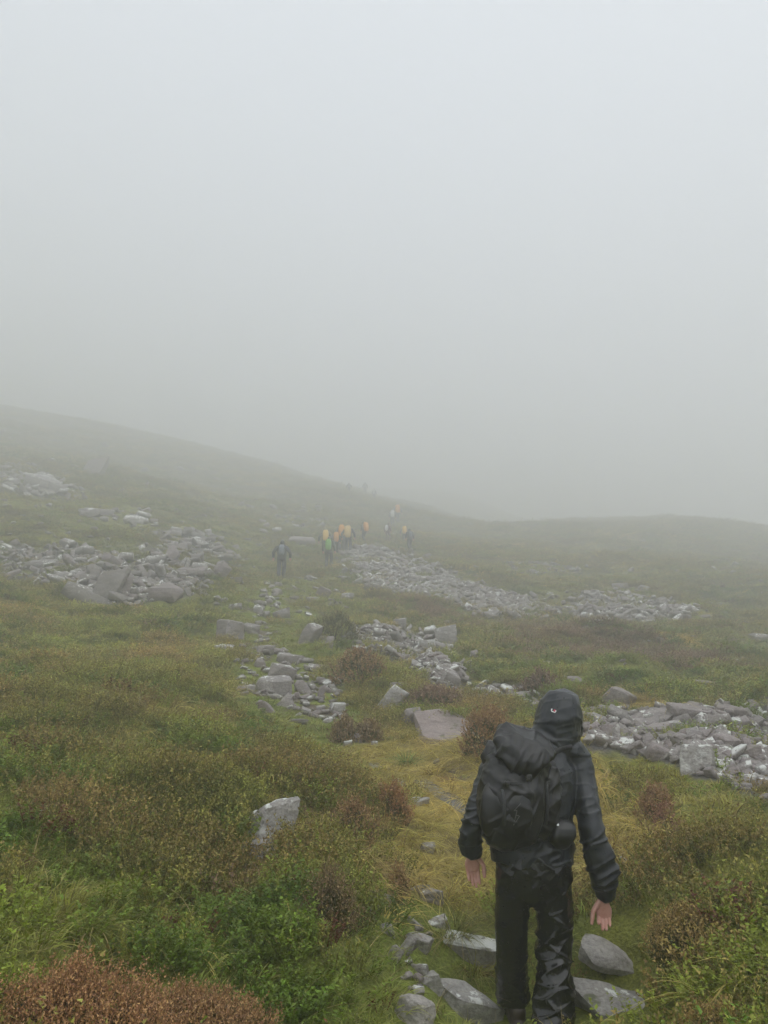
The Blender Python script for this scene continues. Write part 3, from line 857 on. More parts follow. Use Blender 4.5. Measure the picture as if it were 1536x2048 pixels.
# rubble between the big blocks of the boulder fields
for fi, cnt, smax in ((0, 700, .42), (4, 600, .26), (6, 1100, .21), (3, 2300, .46), (8, 420, .5), (5, 60, .18), (1, 160, .9)):
    poly = FIELDS[fi][0]; p = np.array(poly, float)
    x = r_f.uniform(p[:, 0].min(), p[:, 0].max(), cnt * 8); y = r_f.uniform(p[:, 1].min(), p[:, 1].max(), cnt * 8)
    k = np.where(in_poly(x, y, poly))[0][:cnt]
    x, y = x + r_f.normal(0, 10, len(x)), y + r_f.normal(0, 5, len(y))
    gg = hit(x[k], y[k])
    for g in gg:
        if g[1] > 110: continue
        W = smax * (.3 + .7 * r_f.random() ** 1.6)
        v, f = ROCK_VARIANTS[int(r_f.integers(len(ROCK_VARIANTS)))]
        R = np.array(Euler((r_f.normal(.1, .45), r_f.normal(0, .45), r_f.uniform(0, 6.28))).to_matrix())
        vv = (v * np.array([W * 1.5, W * .9, W * .36])) @ R.T + g + np.array([0, 0, .1 * W])
        stuff_v.append(vv); stuff_f.append(f + nv); nv += len(vv)
        FOOT.append((g[0], g[1], .5 * W, 1))
me = np_mesh('scree', np.concatenate(stuff_v), np.concatenate(stuff_f))
o = add('scree', me, M_ROCK_STUFF)
tag(o, 'loose small grey stones filling the boulder fields and scattered over the hillside', 'scree', kind='stuff')
FOOT = np.array(FOOT)

SCREE_POLYS = []
for fi in (0, 1, 3, 4, 6, 8):
    q = hit([p_[0] for p_ in FIELDS[fi][0]], [p_[1] for p_ in FIELDS[fi][0]])
    SCREE_POLYS.append([(float(v[0]), float(v[1])) for v in q])
# ------------------------------------------------------------------ wet patches on the path
def wet_patch(pts_px, label, name='puddle'):
    p = hit([a for a, _ in pts_px], [b_ for _, b_ in pts_px])
    c = p.mean(0)
    n = len(p)
    v = [(c[0], c[1], float(h(c[0], c[1])) + .012)]
    for ring in (.35, .7, 1.0):
        for q in p:
            x, y = c[0] + (q[0] - c[0]) * ring, c[1] + (q[1] - c[1]) * ring
            v.append((x, y, float(h(x, y)) + .012 - .010 * (ring == 1.0)))
    f3 = [(0, 1 + i, 1 + (i + 1) % n) for i in range(n)]
    f4 = [(1 + rr * n + i, 1 + (rr + 1) * n + i, 1 + (rr + 1) * n + (i + 1) % n, 1 + rr * n + (i + 1) % n) for rr in (0, 1) for i in range(n)]
    o = add(name, np_mesh(name, v, [np.array(f3), np.array(f4)], True), M_MUD)
    tag(o, label, 'puddle', kind='structure')
    return c[:2] + (p[:, :2] - c[:2]) * .9
PUDDLES = [
 wet_patch([(828,1560),(845,1557),(868,1566),(885,1578),(900,1590),(925,1600),(935,1618),(928,1632),(910,1618),(890,1604),(868,1594),(850,1582),(835,1572)], 'wet grey gravel hollow of the path left of the near walker'),
 wet_patch([(930,1640),(955,1645),(980,1665),(992,1690),(990,1712),(978,1700),(960,1680),(938,1658)], 'wet gravel strip beside the near walker\'s left elbow'),
 wet_patch([(736,1528),(752,1524),(768,1530),(764,1538),(748,1540)], 'small wet gravel patch left of the green rush tuft'),
 wet_patch([(782,1560),(800,1557),(812,1562),(800,1568),(784,1567)], 'small wet patch between the heather tuft and the wet gravel hollow'),
]

# ------------------------------------------------------------------ the ground sheet
tx = np.linspace(-math.asinh(230 / 1.6), math.asinh(230 / 1.6), 700)
gxs = 1.6 * np.sinh(tx)
ty = np.linspace(math.asinh((-60 - 4) / 2.2), math.asinh((420 - 4) / 2.2), 660)
gys = 4 + 2.2 * np.sinh(ty)
GX, GY = np.meshgrid(gxs, gys)
GZ = np.concatenate([h(GX[a:a+20], GY[a:a+20]) for a in range(0, len(gys), 20)])
nx, ny = len(gxs), len(gys)
ii = np.arange(nx * ny).reshape(ny, nx)
quads = np.stack([ii[:-1, :-1], ii[:-1, 1:], ii[1:, 1:], ii[1:, :-1]], -1).reshape(-1, 4)
me = np_mesh('hillside', np.stack([GX, GY, GZ], -1).reshape(-1, 3), quads, True)
S = zone_scores(GX.ravel(), GY.ravel())
GC = np.array([(.19, .165, .045), (.15, .175, .030), (.21, .22, .042), (.44, .35, .10), (.21, .25, .045), (.19, .135, .075)])
E = np.exp((S - S.max(0)) * 6); E /= E.sum(0)
gc = (E[:, :, None] * GC[:, None, :]).sum(0)
st = np.zeros(nx * ny)
fx, fy = GX.ravel(), GY.ravel()
for (x, y, r_, k) in FOOT[FOOT[:, 3] == 1]:
    if r_ < .03: continue
    R = r_ * 1.15 + .02
    jx0, jx1 = np.searchsorted(gxs, (x - R, x + R)); jy0, jy1 = np.searchsorted(gys, (y - R, y + R))
    if jx1 <= jx0 or jy1 <= jy0: continue
    sub = ii[jy0:jy1, jx0:jx1].ravel()
    st[sub] = np.maximum(st[sub], 1 - sstep(.7, 1.0, np.hypot(fx[sub] - x, fy[sub] - y) / R))
for pl in SCREE_POLYS:
    xs, ys = [p_[0] for p_ in pl], [p_[1] for p_ in pl]
    sub = np.where((fx > min(xs)) & (fx < max(xs)) & (fy > min(ys)) & (fy < max(ys)))[0]
    wob = .7 * (noise2(fx[sub] * 1.1, fy[sub] * 1.1, 71) - .5) * np.maximum(1, fy[sub] * .12)
    k = sub[in_poly(fx[sub] + wob, fy[sub] + wob, pl)]
    st[k] = np.maximum(st[k], .25)
pmk = path_mask(fx, fy) * sstep(.56, .66, fbm2(fx * 2.2, fy * 1.6, 301, 3)) * sstep(5, 7, fy)
gc = gc * (1 - pmk[:, None]) + np.array([.135, .108, .072]) * pmk[:, None]      # trodden peat
gc = gc * (1 - .5 * sstep(55, 115, np.hypot(fx, fy)))[:, None]      # far off, self-shadow of the plant canopy painted in as darker ground
gc = gc * (1 - st[:, None]) + np.array([.12, .113, .108]) * st[:, None]
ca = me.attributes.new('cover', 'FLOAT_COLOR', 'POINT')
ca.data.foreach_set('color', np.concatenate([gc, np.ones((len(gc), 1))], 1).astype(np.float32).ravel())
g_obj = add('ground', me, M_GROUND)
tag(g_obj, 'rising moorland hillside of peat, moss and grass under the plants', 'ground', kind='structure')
Z_LOW, Z_TOP = float(GZ.min()), float(GZ.max())
print('terrain', Z_LOW, Z_TOP, 'rocks', len(cand), 'single', N_SINGLE)

# ------------------------------------------------------------------ hill fog
top = max(Z_TOP + 1.0, 46.0)
bm = bmesh.new()
bmesh.ops.create_cube(bm, size=1)
for v in bm.verts: v.co = Vector((v.co.x * 464, (v.co.y + .5) * 486 - 63, (v.co.z + .5) * (top - Z_LOW + 1.2) + Z_LOW - 1.2))
me = bpy.data.meshes.new('haze'); bm.to_mesh(me); bm.free()
o = add('haze', me, M_HAZE)
tag(o, 'dense pale grey hill fog thickening with distance', 'fog', kind='stuff')
# ------------------------------------------------------------------ figures: limbs are lofted, then fused into one skin
def tube(pts, rad, side=(1, 0, 0), k=18, power=2.0):
    """closed loft through pts; rad = [(half width along side, half depth)]"""
    pts = np.asarray(pts, float); side = np.asarray(side, float)
    n = len(pts)
    T = np.gradient(pts, axis=0)
    T /= np.linalg.norm(T, axis=1)[:, None] + 1e-9
    a = np.linspace(0, 2 * PI, k, endpoint=False)
    ca, sa = np.cos(a), np.sin(a)
    ca = np.sign(ca) * np.abs(ca) ** (2 / power); sa = np.sign(sa) * np.abs(sa) ** (2 / power)
    V = []
    for i in range(n):
        A = side - side.dot(T[i]) * T[i]; A /= np.linalg.norm(A) + 1e-9
        B = np.cross(T[i], A)
        V.append(pts[i] + A * (ca * rad[i][0])[:, None] + B * (sa * rad[i][1])[:, None])
    V = np.concatenate(V + [pts[:1] - T[:1] * min(rad[0]) * .35, pts[-1:] + T[-1:] * min(rad[-1]) * .35])
    F4, F3 = [], []
    for i in range(n - 1):
        for j in range(k):
            F4.append((i * k + j, i * k + (j + 1) % k, (i + 1) * k + (j + 1) % k, (i + 1) * k + j))
    for j in range(k):
        F3.append((n * k, (j + 1) % k, j)); F3.append((n * k + 1, (n - 1) * k + j, (n - 1) * k + (j + 1) % k))
    return V, np.array(F4), np.array(F3)

def spline(pts, rad, m=6):
    """Catmull-Rom through the joints, with the radii"""
    P = np.concatenate([np.asarray(pts, float), np.asarray(rad, float)], 1)
    P = np.concatenate([2 * P[:1] - P[1:2], P, 2 * P[-1:] - P[-2:-1]])
    out = []
    for i in range(1, len(P) - 2):
        for t in np.linspace(0, 1, m, endpoint=False):
            a, b_, c, d = P[i-1], P[i], P[i+1], P[i+2]
            out.append(.5 * (2 * b_ + (c - a) * t + (2*a - 5*b_ + 4*c - d) * t*t + (3*b_ - a - 3*c + d) * t**3))
    out.append(P[-2])
    out = np.array(out)
    return out[:, :3], [(max(.002, r[0]), max(.002, r[1])) for r in out[:, 3:5]]

def stube(pts, rad, side=(1, 0, 0), k=18, m=6, power=2.0):
    return tube(*spline(pts, rad, m), side=side, k=k, power=power)

def join(parts):
    V, F4, F3, n = [], [], [], 0
    for v, f4, f3 in parts:
        V.append(v); F4.append(f4 + n); F3.append(f3 + n); n += len(v)
    return np.concatenate(V), np.concatenate(F4), np.concatenate(F3)

def fuse(parts, voxel, smooth=2, name='fused'):
    v, f4, f3 = join(parts)
    me = np_mesh(name + '_raw', v, [f4, f3], True)
    bm = bmesh.new(); bm.from_mesh(me)
    bmesh.ops.recalc_face_normals(bm, faces=bm.faces)
    bm.to_mesh(me); bm.free()
    o = bpy.data.objects.new('fuse_work', me)
    COL.objects.link(o)
    md = o.modifiers.new('r', 'REMESH'); md.mode = 'VOXEL'; md.voxel_size = voxel; md.use_smooth_shade = True
    if smooth:
        sm = o.modifiers.new('s', 'SMOOTH'); sm.iterations = smooth; sm.factor = .5
    dg = bpy.context.evaluated_depsgraph_get()
    r = bpy.data.meshes.new_from_object(o.evaluated_get(dg))
    bpy.data.objects.remove(o); bpy.data.meshes.remove(me)
    r.name = name
    return r

def displace(me, fn):
    co, no = mesh_co(me), mesh_no(me)
    co = co + no * fn(co, no)[:, None]
    me.vertices.foreach_set('co', co.astype(np.float32).ravel())
    me.update()

def ridged(p, seed): return 1 - np.abs(2 * noise3(p, seed) - 1)
def rotm(ax, ang): return np.array(Matrix.Rotation(ang, 3, Vector(ax)))

def hand_parts(W, D, Nn, S, size, curl, spread, thumb_in):
    """W wrist, D along the hand, Nn out of the palm, S towards the thumb; five separate fingers"""
    W, D, Nn, S = [np.asarray(a, float) for a in (W, D, Nn, S)]
    D /= np.linalg.norm(D); Nn = Nn - Nn.dot(D) * D; Nn /= np.linalg.norm(Nn); S = S - S.dot(D) * D - S.dot(Nn) * Nn; S /= np.linalg.norm(S)
    L = size
    P = [stube([W - D * .03, W + D * .02 * 1, W + D * .26 * L, W + D * .47 * L], [(.026, .019), (.028, .018), (.039, .0155), (.036, .012)], side=S, k=16, power=2.4)]
    specs = [(.027, .40, .0088), (.0095, .445, .0092), (-.0085, .415, .0087), (-.026, .33, .0076)]
    for i, (off, ln, r) in enumerate(specs):
        b0 = W + D * (.45 * L - .006 * abs(i - 1)) + S * off
        dirv = D + S * spread * (off / .027) * .25; dirv /= np.linalg.norm(dirv)
        pts, rad = [b0 - dirv * .03, b0], [(r * 1.1, r * 1.05), (r * 1.1, r * 1.08)]
        p = b0.copy()
        for sgi, fr in enumerate((.45, .31, .24)):
            ang = curl[i] * (.7, 1.0, .6)[sgi]
            dirv = math.cos(ang) * dirv + math.sin(ang) * (Nn - Nn.dot(dirv) * dirv)
            dirv /= np.linalg.norm(dirv)
            p = p + dirv * ln * L * fr
            pts.append(p.copy()); rad.append((r * (1.02, .92, .66)[sgi], r * (1.0, .88, .6)[sgi]))
        P.append(stube(pts, rad, side=S, k=10, m=4))
    tb = W + D * .10 * L + S * .022 + Nn * .006
    td = D * .72 + S * .55 + Nn * .38
    td /= np.linalg.norm(td)
    p1 = tb + td * .052; td2 = D * .88 + S * (.28 - thumb_in) + Nn * .30; td2 /= np.linalg.norm(td2)
    p2 = p1 + td2 * .034; p3 = p2 + td2 * .027
    P.append(stube([tb - td * .02, tb, p1, p2, p3], [(.014, .013), (.015, .014), (.0115, .0105), (.0105, .0092), (.0072, .006)], side=S, k=10, m=4))
    return P

def boot_mesh(ankle, toe_dir, scale=1.0, voxel=.01, ground=None):
    a = np.asarray(ankle, float); t = np.asarray(toe_dir, float); t[2] = 0; t /= np.linalg.norm(t)
    up = np.array([0, 0, 1.0]); s = np.cross(t, up)
    z0 = a[2] - .10 * scale if ground is None else ground
    A = lambda f, z: np.array([a[0], a[1], 0]) + t * f * scale + up * (z0 + z * scale)
    shaft = stube([A(.01, .145), A(.0, .10), A(.0, .06)], [(.052, .06), (.05, .062), (.048, .07)], side=s, k=14)
    foot = stube([A(-.085, .045), A(-.05, .05), (A(.02, .05)), A(.10, .042), A(.165, .036), A(.20, .03)],
                 [(.030, .032), (.041, .044), (.043, .047), (.050, .036), (.045, .028), (.020, .018)], side=s, k=16, power=2.5)
    sole = stube([A(-.10, .012), A(-.05, .012), A(.03, .012), A(.11, .012), A(.18, .016), A(.215, .022)],
                 [(.030, .012), (.045, .013), (.043, .013), (.054, .013), (.046, .012), (.018, .010)], side=s, k=16, power=3)
    return fuse([shaft, foot, sole], voxel, 1, 'boot')

# ------------------------------------------------------------------ the near walker
Y0 = 4.25
def PX(px, py, dy=0.0): return at(px, py, Y0 + dy)
hood_c = PX(1121, 1432, .08)
neck = PX(1098, 1488, .05)
sh_l, sh_r = PX(1004, 1512, .03), PX(1160, 1528, .06)
el_l, el_r = PX(951, 1640, -.06), PX(1185, 1668, -.07)
wr_l, wr_r = PX(943, 1700, .02), PX(1211, 1786, -.02)
chest, waist, hem = PX(1082, 1570, .03), PX(1068, 1655, .01), PX(1065, 1712, .0)
hip_l, hip_r = PX(1026, 1760, .0), PX(1105, 1760, -.02)
kn_l, kn_r = PX(1026, 1880, .02), PX(1106, 1900, .0)
an_l, an_r = PX(1030, 1990, .12), PX(1106, 2030, -.12)
gl, gr_ = float(h(an_l[0], an_l[1] + .05)), float(h(an_r[0], an_r[1] + .05))
print('walker scale', np.linalg.norm(PX(1120, 1383, .1) - PX(1105, 2075, -.1)), 'ground', gl, PX(1035, 2045, .1)[2], gr_, PX(1105, 2078, -.15)[2])
foot_l = gl
foot_r = gr_

walker = empty('person', (hem[0], hem[1], min(gl, gr_)))
tag(walker, 'near walker seen from behind in wet black hooded jacket and black overtrousers, looking down', 'person')
def wadd(name, me, mat, parent=walker):
    o = add(name, me, mat)
    o.parent = parent
    o.matrix_parent_inverse = Matrix.Translation(-Vector(parent.location)) if parent.parent is None and parent.type == 'EMPTY' else Matrix()
    return o

up = np.array([0, 0, 1.0])
# body: trunk, neck, head with a face, arms, legs, hands
hd = np.array([.30, .80, -.52]); hd /= np.linalg.norm(hd)           # where the face looks: right, ahead, down
hs = np.cross(hd, up); hs /= np.linalg.norm(hs)
hu = np.cross(hs, hd)
def HP(r, f, u): return hood_c + hs * r + hd * f + hu * u
trunk = stube([hem, waist, chest, (sh_l + sh_r) / 2 - up * .02, neck, hood_c - hu * .05], [(.15, .10), (.14, .095), (.165, .11), (.14, .075), (.058, .06), (.06, .065)])
head = stube([HP(0, .0, .115), HP(0, .0, .085), HP(0, .01, .02), HP(0, .03, -.05), HP(0, .05, -.105), HP(0, .055, -.12)],
             [(.03, .035), (.066, .083), (.076, .095), (.066, .085), (.038, .045), (.02, .022)], side=hs)
nose = stube([HP(0, .085, .015), HP(0, .112, -.025), HP(0, .095, -.045)], [(.008, .008), (.015, .014), (.012, .01)], side=hs, k=10)
brow = stube([HP(-.05, .075, .025), HP(0, .092, .028), HP(.05, .075, .025)], [(.012, .012)] * 3, side=hu, k=10)
lips = stube([HP(-.024, .092, -.068), HP(0, .104, -.067), HP(.024, .092, -.068)], [(.007, .007), (.010, .009), (.007, .007)], side=hu, k=10)
ears = [stube([HP(s * .076, -.0, .02), HP(s * .084, -.008, -.005), HP(s * .076, .0, -.035)], [(.006, .012), (.008, .018), (.005, .01)], side=hs, k=10) for s in (-1, 1)]
legs = [stube([hp + up * .03, kn, an + up * .0, np.array([an[0], an[1], fz + .03])], [(.085, .09), (.058, .062), (.040, .042), (.036, .04)]) for hp, kn, an, fz in ((hip_l, kn_l, an_l, foot_l), (hip_r, kn_r, an_r, foot_r))]
uarms = [stube([s_, e_, w_], [(.05, .05), (.04, .042), (.027, .024)]) for s_, e_, w_ in ((sh_l, el_l, wr_l), (sh_r, el_r, wr_r))]
body = fuse([trunk, head, nose, brow, lips] + ears + legs + uarms, .008, 2, 'body')
hl = hand_parts(wr_l + np.array([0, 0, -.012]), (.05, .10, -1), (.12, -1, -.05), (.95, .25, .1), .190, (.25, .20, .24, .30), .02, .30)
hr = hand_parts(wr_r + np.array([-.012, 0, -.025]), (-.02, .06, -1), (-.25, -1, -.05), (-.95, .3, .1), .190, (1.05, .80, .62, .60), .06, .12)
hands = fuse(hl + hr, .0024, 2, 'hands')
bm = bmesh.new(); bm.from_mesh(body); bm.from_mesh(hands); bm.to_mesh(body); bm.free()
body.polygons.foreach_set('use_smooth', np.ones(len(body.polygons), dtype=bool))
wadd('body', body, M_SKIN)

# jacket with hood
tor = stube([PX(1065, 1722, .0), PX(1065, 1690, .0), PX(1068, 1640, .01), PX(1076, 1575, .03), PX(1083, 1525, .05), PX(1090, 1497, .055), PX(1096, 1480, .06), PX(1104, 1462, .07)],
            [(.205, .150), (.208, .150), (.196, .145), (.200, .150), (.192, .135), (.145, .110), (.100, .092), (.082, .085)], k=28)
yoke = stube([PX(998, 1525, .03), PX(1035, 1498, .05), PX(1090, 1488, .06), PX(1135, 1500, .06), PX(1163, 1533, .06)],
             [(.070, .070), (.085, .075), (.085, .085), (.085, .078), (.076, .074)], side=(0, 1, 0), k=18)
arm_l = stube([PX(1003, 1515, .03), PX(985, 1550, .01), PX(968, 1595, -.03), el_l, PX(942, 1668, -.04), PX(944, 1702, .0), PX(943, 1709, .005)],
              [(.076, .080), (.074, .080), (.068, .074), (.062, .068), (.056, .058), (.051, .048), (.048, .044)], k=20)
arm_r = stube([PX(1158, 1530, .06), PX(1166, 1570, .03), PX(1176, 1620, -.03), el_r, PX(1199, 1715, -.08), PX(1207, 1752, -.05), PX(1211, 1782, -.03), PX(1212, 1793, -.02)],
              [(.076, .080), (.073, .080), (.066, .074), (.062, .068), (.065, .060), (.061, .056), (.050, .046), (.046, .042)], k=20)
hood = stube([PX(1128, 1384, .10), PX(1127, 1392, .10), PX(1122, 1415, .09), PX(1117, 1440, .085), PX(1113, 1462, .08), PX(1104, 1482, .07), PX(1092, 1500, .05)],
             [(.045, .06), (.080, .105), (.112, .138), (.122, .140), (.122, .132), (.122, .122), (.125, .095)], k=24, power=2.2)
peak = stube([PX(1130, 1402, .16), PX(1146, 1425, .20), PX(1149, 1455, .20), PX(1145, 1474, .17)], [(.05, .06), (.050, .07), (.044, .06), (.035, .045)], k=16)
collar = stube([PX(1092, 1496, .04), PX(1100, 1482, .06), PX(1108, 1466, .07)], [(.112, .10), (.10, .098), (.094, .095)], k=20)
jacket = fuse([tor, yoke, arm_l, arm_r, hood, peak, collar], .0058, 3, 'jacket')
hood_z = PX(1110, 1478)[2]
def jacket_folds(co, no):
    z = co[:, 2]
    low = ridged(co * np.array([4.5, 4.5, 7]), 3) ** 2.0
    xr = co[:, 0] - hem[0]
    sl = sstep(.17, .22, np.abs(xr + .0)) * (z < sh_l[2])
    elb = np.exp(-((z - el_l[2]) / .14) ** 2) * (xr < 0) + np.exp(-((z - (el_r[2] + wr_r[2]) / 2) / .2) ** 2) * (xr > 0)
    diag = co @ rotm((0, 1, 0), .5).T
    arm = ridged(diag * np.array([6, 6, 24]), 7) ** 3.5
    hoodm = (z > hood_z)
    hf = ridged((co @ rotm((0, 1, 0), -.7).T) * np.array([7, 7, 19]), 9) ** 4
    tors = ridged((co @ rotm((0, 1, 0), .9).T) * np.array([5, 5, 14]), 12) ** 2.5
    hemf = sstep(waist[2] + .05, hem[2], z) * ridged(co * np.array([16, 16, 4]), 14) ** 2
    fine_ = ridged((co @ rotm((0, 1, 0), .2).T) * np.array([9, 9, 30]), 15) ** 5
    return .007 * (low - .4) * (1 - .3 * hoodm) + .007 * (fine_ - .15) * (.5 + elb) + .013 * sl * (arm - .2) * (.15 + elb) * (.4 + 1.2 * noise3(co * 6, 77)) + .007 * hoodm * (hf - .25) + .005 * hoodm * sstep(PX(1110, 1440)[2], PX(1110, 1470)[2], z) * (ridged(co * np.array([26, 26, 6]), 19) ** 2.5 - .3) + .010 * (1 - sl) * (~hoodm) * (tors - .3) + .008 * hemf
displace(jacket, jacket_folds)
jk = wadd('jacket', jacket, M_JACKET)
from mathutils.bvhtree import BVHTree
def bvh_of(me):
    co = mesh_co(me)
    return BVHTree.FromPolygons([tuple(c) for c in co], [tuple(p.vertices) for p in me.polygons])
jb = bvh_of(jacket)
def on_jacket(px, py, lift=.002, bv=None):
    d = ray(px, py); o_ = Vector((0, 0, CAM_Z))
    hit_, nrm, _, dist = (bv or jb).ray_cast(o_, Vector(d).normalized())
    if hit_ is None: return None
    return np.array(hit_) + np.array(nrm) * lift
def patch(pix, bv=None, lift=.0022):
    q = [on_jacket(a, b_, lift, bv) for a, b_ in pix]
    return None if any(x is None for x in q) else np.array(q)
def slab_from(q, thick=.0015):
    n = len(q); c = q.mean(0); nn = np.cross(q[1] - q[0], q[2] - q[0]); nn /= np.linalg.norm(nn) + 1e-9
    if nn[1] > 0: nn = -nn
    v = np.concatenate([q, q + nn * thick])
    f = [(i, (i + 1) % n, n + (i + 1) % n, n + i) for i in range(n)]
    return v, f, list(range(n, 2 * n))
def print_mesh(polys, bv=None, lift=.0022):
    bm = bmesh.new()
    for pix in polys:
        q = patch(pix, bv, lift)
        if q is None: continue
        v, f, capf = slab_from(q)
        vs = [bm.verts.new(x) for x in v]
        for ff in f + [capf]:
            try: bm.faces.new([vs[i] for i in ff])
            except ValueError: pass
    bmesh.ops.recalc_face_normals(bm, faces=bm.faces)
    me = bpy.data.meshes.new('print'); bm.to_mesh(me); bm.free()
    return me
# small slanted badge on the hood: a white cup-shaped mark and a red one, joined
def bdg(u, v): return (1107.5 + u * 4.9 * .94 - v * 2.9 * .34, 1422.3 + u * 4.9 * .34 + v * 2.9 * .94)
wmark = wadd('hood_badge', print_mesh([[bdg(-1, -1), bdg(-.62, -1), bdg(-.62, .45), bdg(-1, .2)], [bdg(-1, .2), bdg(-.62, .45), bdg(.3, .45), bdg(.3, 1.05), bdg(-.6, 1.05)],
                                       [bdg(.3, .5), bdg(1.0, .3), bdg(.75, 1.05), bdg(.3, 1.05)], [bdg(.72, -.9), bdg(1.05, -.9), bdg(1.05, .3), bdg(.72, .3)]], lift=.004), M_MARK_W, jk)
rmark = wadd('badge_red_mark', print_mesh([[bdg(.02, -1), bdg(.7, -1), bdg(.7, .25), bdg(.02, .25)]], lift=.004), M_MARK_R, jk)
cord = []
for pts in ([(1146, 1471, .16), (1144, 1480, .16), (1147, 1488, .16), (1151, 1491, .155)], [(1151, 1468, .17), (1154, 1477, .17), (1155, 1484, .165), (1153, 1490, .16)]):
    cord.append(stube([PX(*p) for p in pts], [(.0022, .0022)] * 4, k=6, m=4))
v, f4, f3 = join(cord)
wadd('drawcord', np_mesh('drawcord', v, [f4, f3], True), M_STRAP, jk)

# overtrousers
tl = stube([PX(1040, 1706, .0), PX(1030, 1760, .0), PX(1024, 1820, .01), PX(1023, 1880, .03), PX(1024, 1940, .07), PX(1026, 1982, .11), PX(1027, 1996, .12)],
           [(.108, .122), (.098, .116), (.086, .106), (.082, .098), (.081, .096), (.083, .098), (.079, .094)], k=24)
tr_ = stube([PX(1092, 1706, .0), PX(1101, 1760, .0), PX(1107, 1820, .0), PX(1108, 1890, -.01), PX(1107, 1950, -.05), PX(1106, 2010, -.10), PX(1106, 2046, -.13), PX(1106, 2056, -.13)],
            [(.108, .122), (.100, .116), (.089, .108), (.086, .100), (.086, .100), (.090, .104), (.094, .108), (.090, .104)], k=24)
seat = stube([PX(1066, 1690, .0), PX(1066, 1725, -.01), PX(1066, 1770, -.01), PX(1066, 1800, -.0)], [(.185, .132), (.192, .142), (.184, .135), (.10, .10)], k=26)
trs = fuse([tl, tr_, seat], .0058, 3, 'overtrousers')
def trouser_folds(co, no):
    z = co[:, 2]
    rgt = (co[:, 0] > PX(1064, 1850)[0])
    d1 = ridged((co @ rotm((0, 1, 0), .75).T) * np.array([4, 4, 15]), 21) ** 4
    d2 = ridged((co @ rotm((0, 1, 0), -.6).T) * np.array([5, 5, 19]), 23) ** 4.5
    d3 = ridged((co @ rotm((0, 1, 0), .35).T) * np.array([8, 8, 34]), 24) ** 5
    v1 = ridged(co * np.array([11, 11, 2.0]), 25) ** 2.5
    low = noise3(co * 5, 27) - .5
    k_r = np.exp(-((z - kn_r[2]) / .22) ** 2)
    k_b = sstep(kn_l[2] - .05, foot_l + .1, z)
    return .010 * low + (.007 + .009 * k_r * rgt + .007 * k_b) * (d1 - .25) + (.005 + .008 * k_r * rgt + .007 * k_b) * (d2 - .2) + .006 * (.35 + k_r * rgt + k_b) * (d3 - .15) + .008 * (v1 - .3) * (1 - k_r)
displace(trs, trouser_folds)
wadd('overtrousers', trs, M_TROUSERS)
wadd('boot', boot_mesh(an_l, (-.05, 1, 0), 1.08, .008, foot_l), M_BOOT)
wadd('boot', boot_mesh(an_r, (.08, 1, 0), 1.08, .008, foot_r), M_BOOT)

# the rucksack he carries
pack = empty('rucksack', tuple(PX(1040, 1670, -.2)))
tag(pack, 'sagging wet black rucksack on the near walker\'s back', 'rucksack')
def RP(px, py, dy): return PX(px, py, dy)
bag = stube([RP(1030, 1676, -.17), RP(1027, 1666, -.19), RP(1020, 1640, -.22), RP(1020, 1600, -.22), RP(1028, 1560, -.20), RP(1040, 1520, -.17), RP(1052, 1488, -.12), RP(1058, 1476, -.09)],
            [(.085, .06), (.125, .10), (.150, .128), (.152, .132), (.150, .128), (.142, .118), (.115, .085), (.07, .05)], k=30, power=2.9)
wing = stube([RP(1085, 1668, -.12), RP(1088, 1640, -.14), RP(1090, 1590, -.145), RP(1092, 1550, -.13), RP(1090, 1525, -.11)], [(.05, .055), (.068, .072), (.072, .078), (.062, .07), (.045, .05)], k=18, power=2.4)
bagm = fuse([bag, wing], .0065, 2, 'pack_bag')
def pack_folds(co, no):
    d1 = ridged((co @ rotm((0, 1, 0), .8).T) * np.array([8, 8, 20]), 31) ** 2.6
    d2 = ridged((co @ rotm((0, 1, 0), -.5).T) * np.array([9, 9, 26]), 33) ** 2.6
    up_ = sstep(RP(1030, 1640, 0)[2], RP(1030, 1560, 0)[2], co[:, 2])
    d3 = ridged((co @ rotm((0, 1, 0), 1.2).T) * np.array([10, 10, 34]), 37) ** 4
    return .012 * (noise3(co * 6, 35) - .5) + (.005 + .009 * up_) * (d1 - .25) + .006 * (d2 - .25) + .007 * (d3 - .2)
displace(bagm, pack_folds)
def padd(name, me, mat, parent=pack): return wadd(name, me, mat, parent)
padd('bag', bagm, M_PACK)
# lid: a droopy flap thrown over the top, its point hanging down at the right
lid = stube([RP(1034, 1464, -.08), RP(1038, 1468, -.14), RP(1044, 1478, -.205), RP(1050, 1495, -.262), RP(1055, 1513, -.300), RP(1058, 1531, -.318), RP(1060, 1545, -.318), RP(1061, 1552, -.31)],
            [(.070, .02), (.100, .035), (.128, .042), (.140, .042), (.128, .040), (.092, .034), (.046, .022), (.012, .01)], side=(1, 0, -.22), k=30, power=2.5)
side_l = stube([RP(1000, 1500, -.12), RP(998, 1520, -.19), RP(1000, 1540, -.22), RP(1004, 1556, -.22)], [(.05, .045), (.058, .055), (.055, .05), (.04, .04)], k=18)
lidm = fuse([lid, side_l], .006, 2, 'lid')
def lid_folds(co, no):
    d1 = ridged((co @ rotm((0, 1, 0), -.75).T) * np.array([6, 6, 20]), 41) ** 2.5
    d2 = ridged((co @ rotm((0, 1, 0), 1.1).T) * np.array([9, 9, 26]), 43) ** 3
    lf = sstep(RP(1045, 1500, -.2)[0], RP(1000, 1500, -.2)[0], co[:, 0])
    d3 = ridged((co @ rotm((0, 1, 0), -.35).T) * np.array([22, 22, 7]), 47) ** 3
    return .010 * (noise3(co * 8, 45) - .5) + (.006 + .016 * lf) * (d1 - .2) + (.008 + .012 * lf) * (d2 - .2) + .008 * (d3 - .2)
displace(lidm, lid_folds)
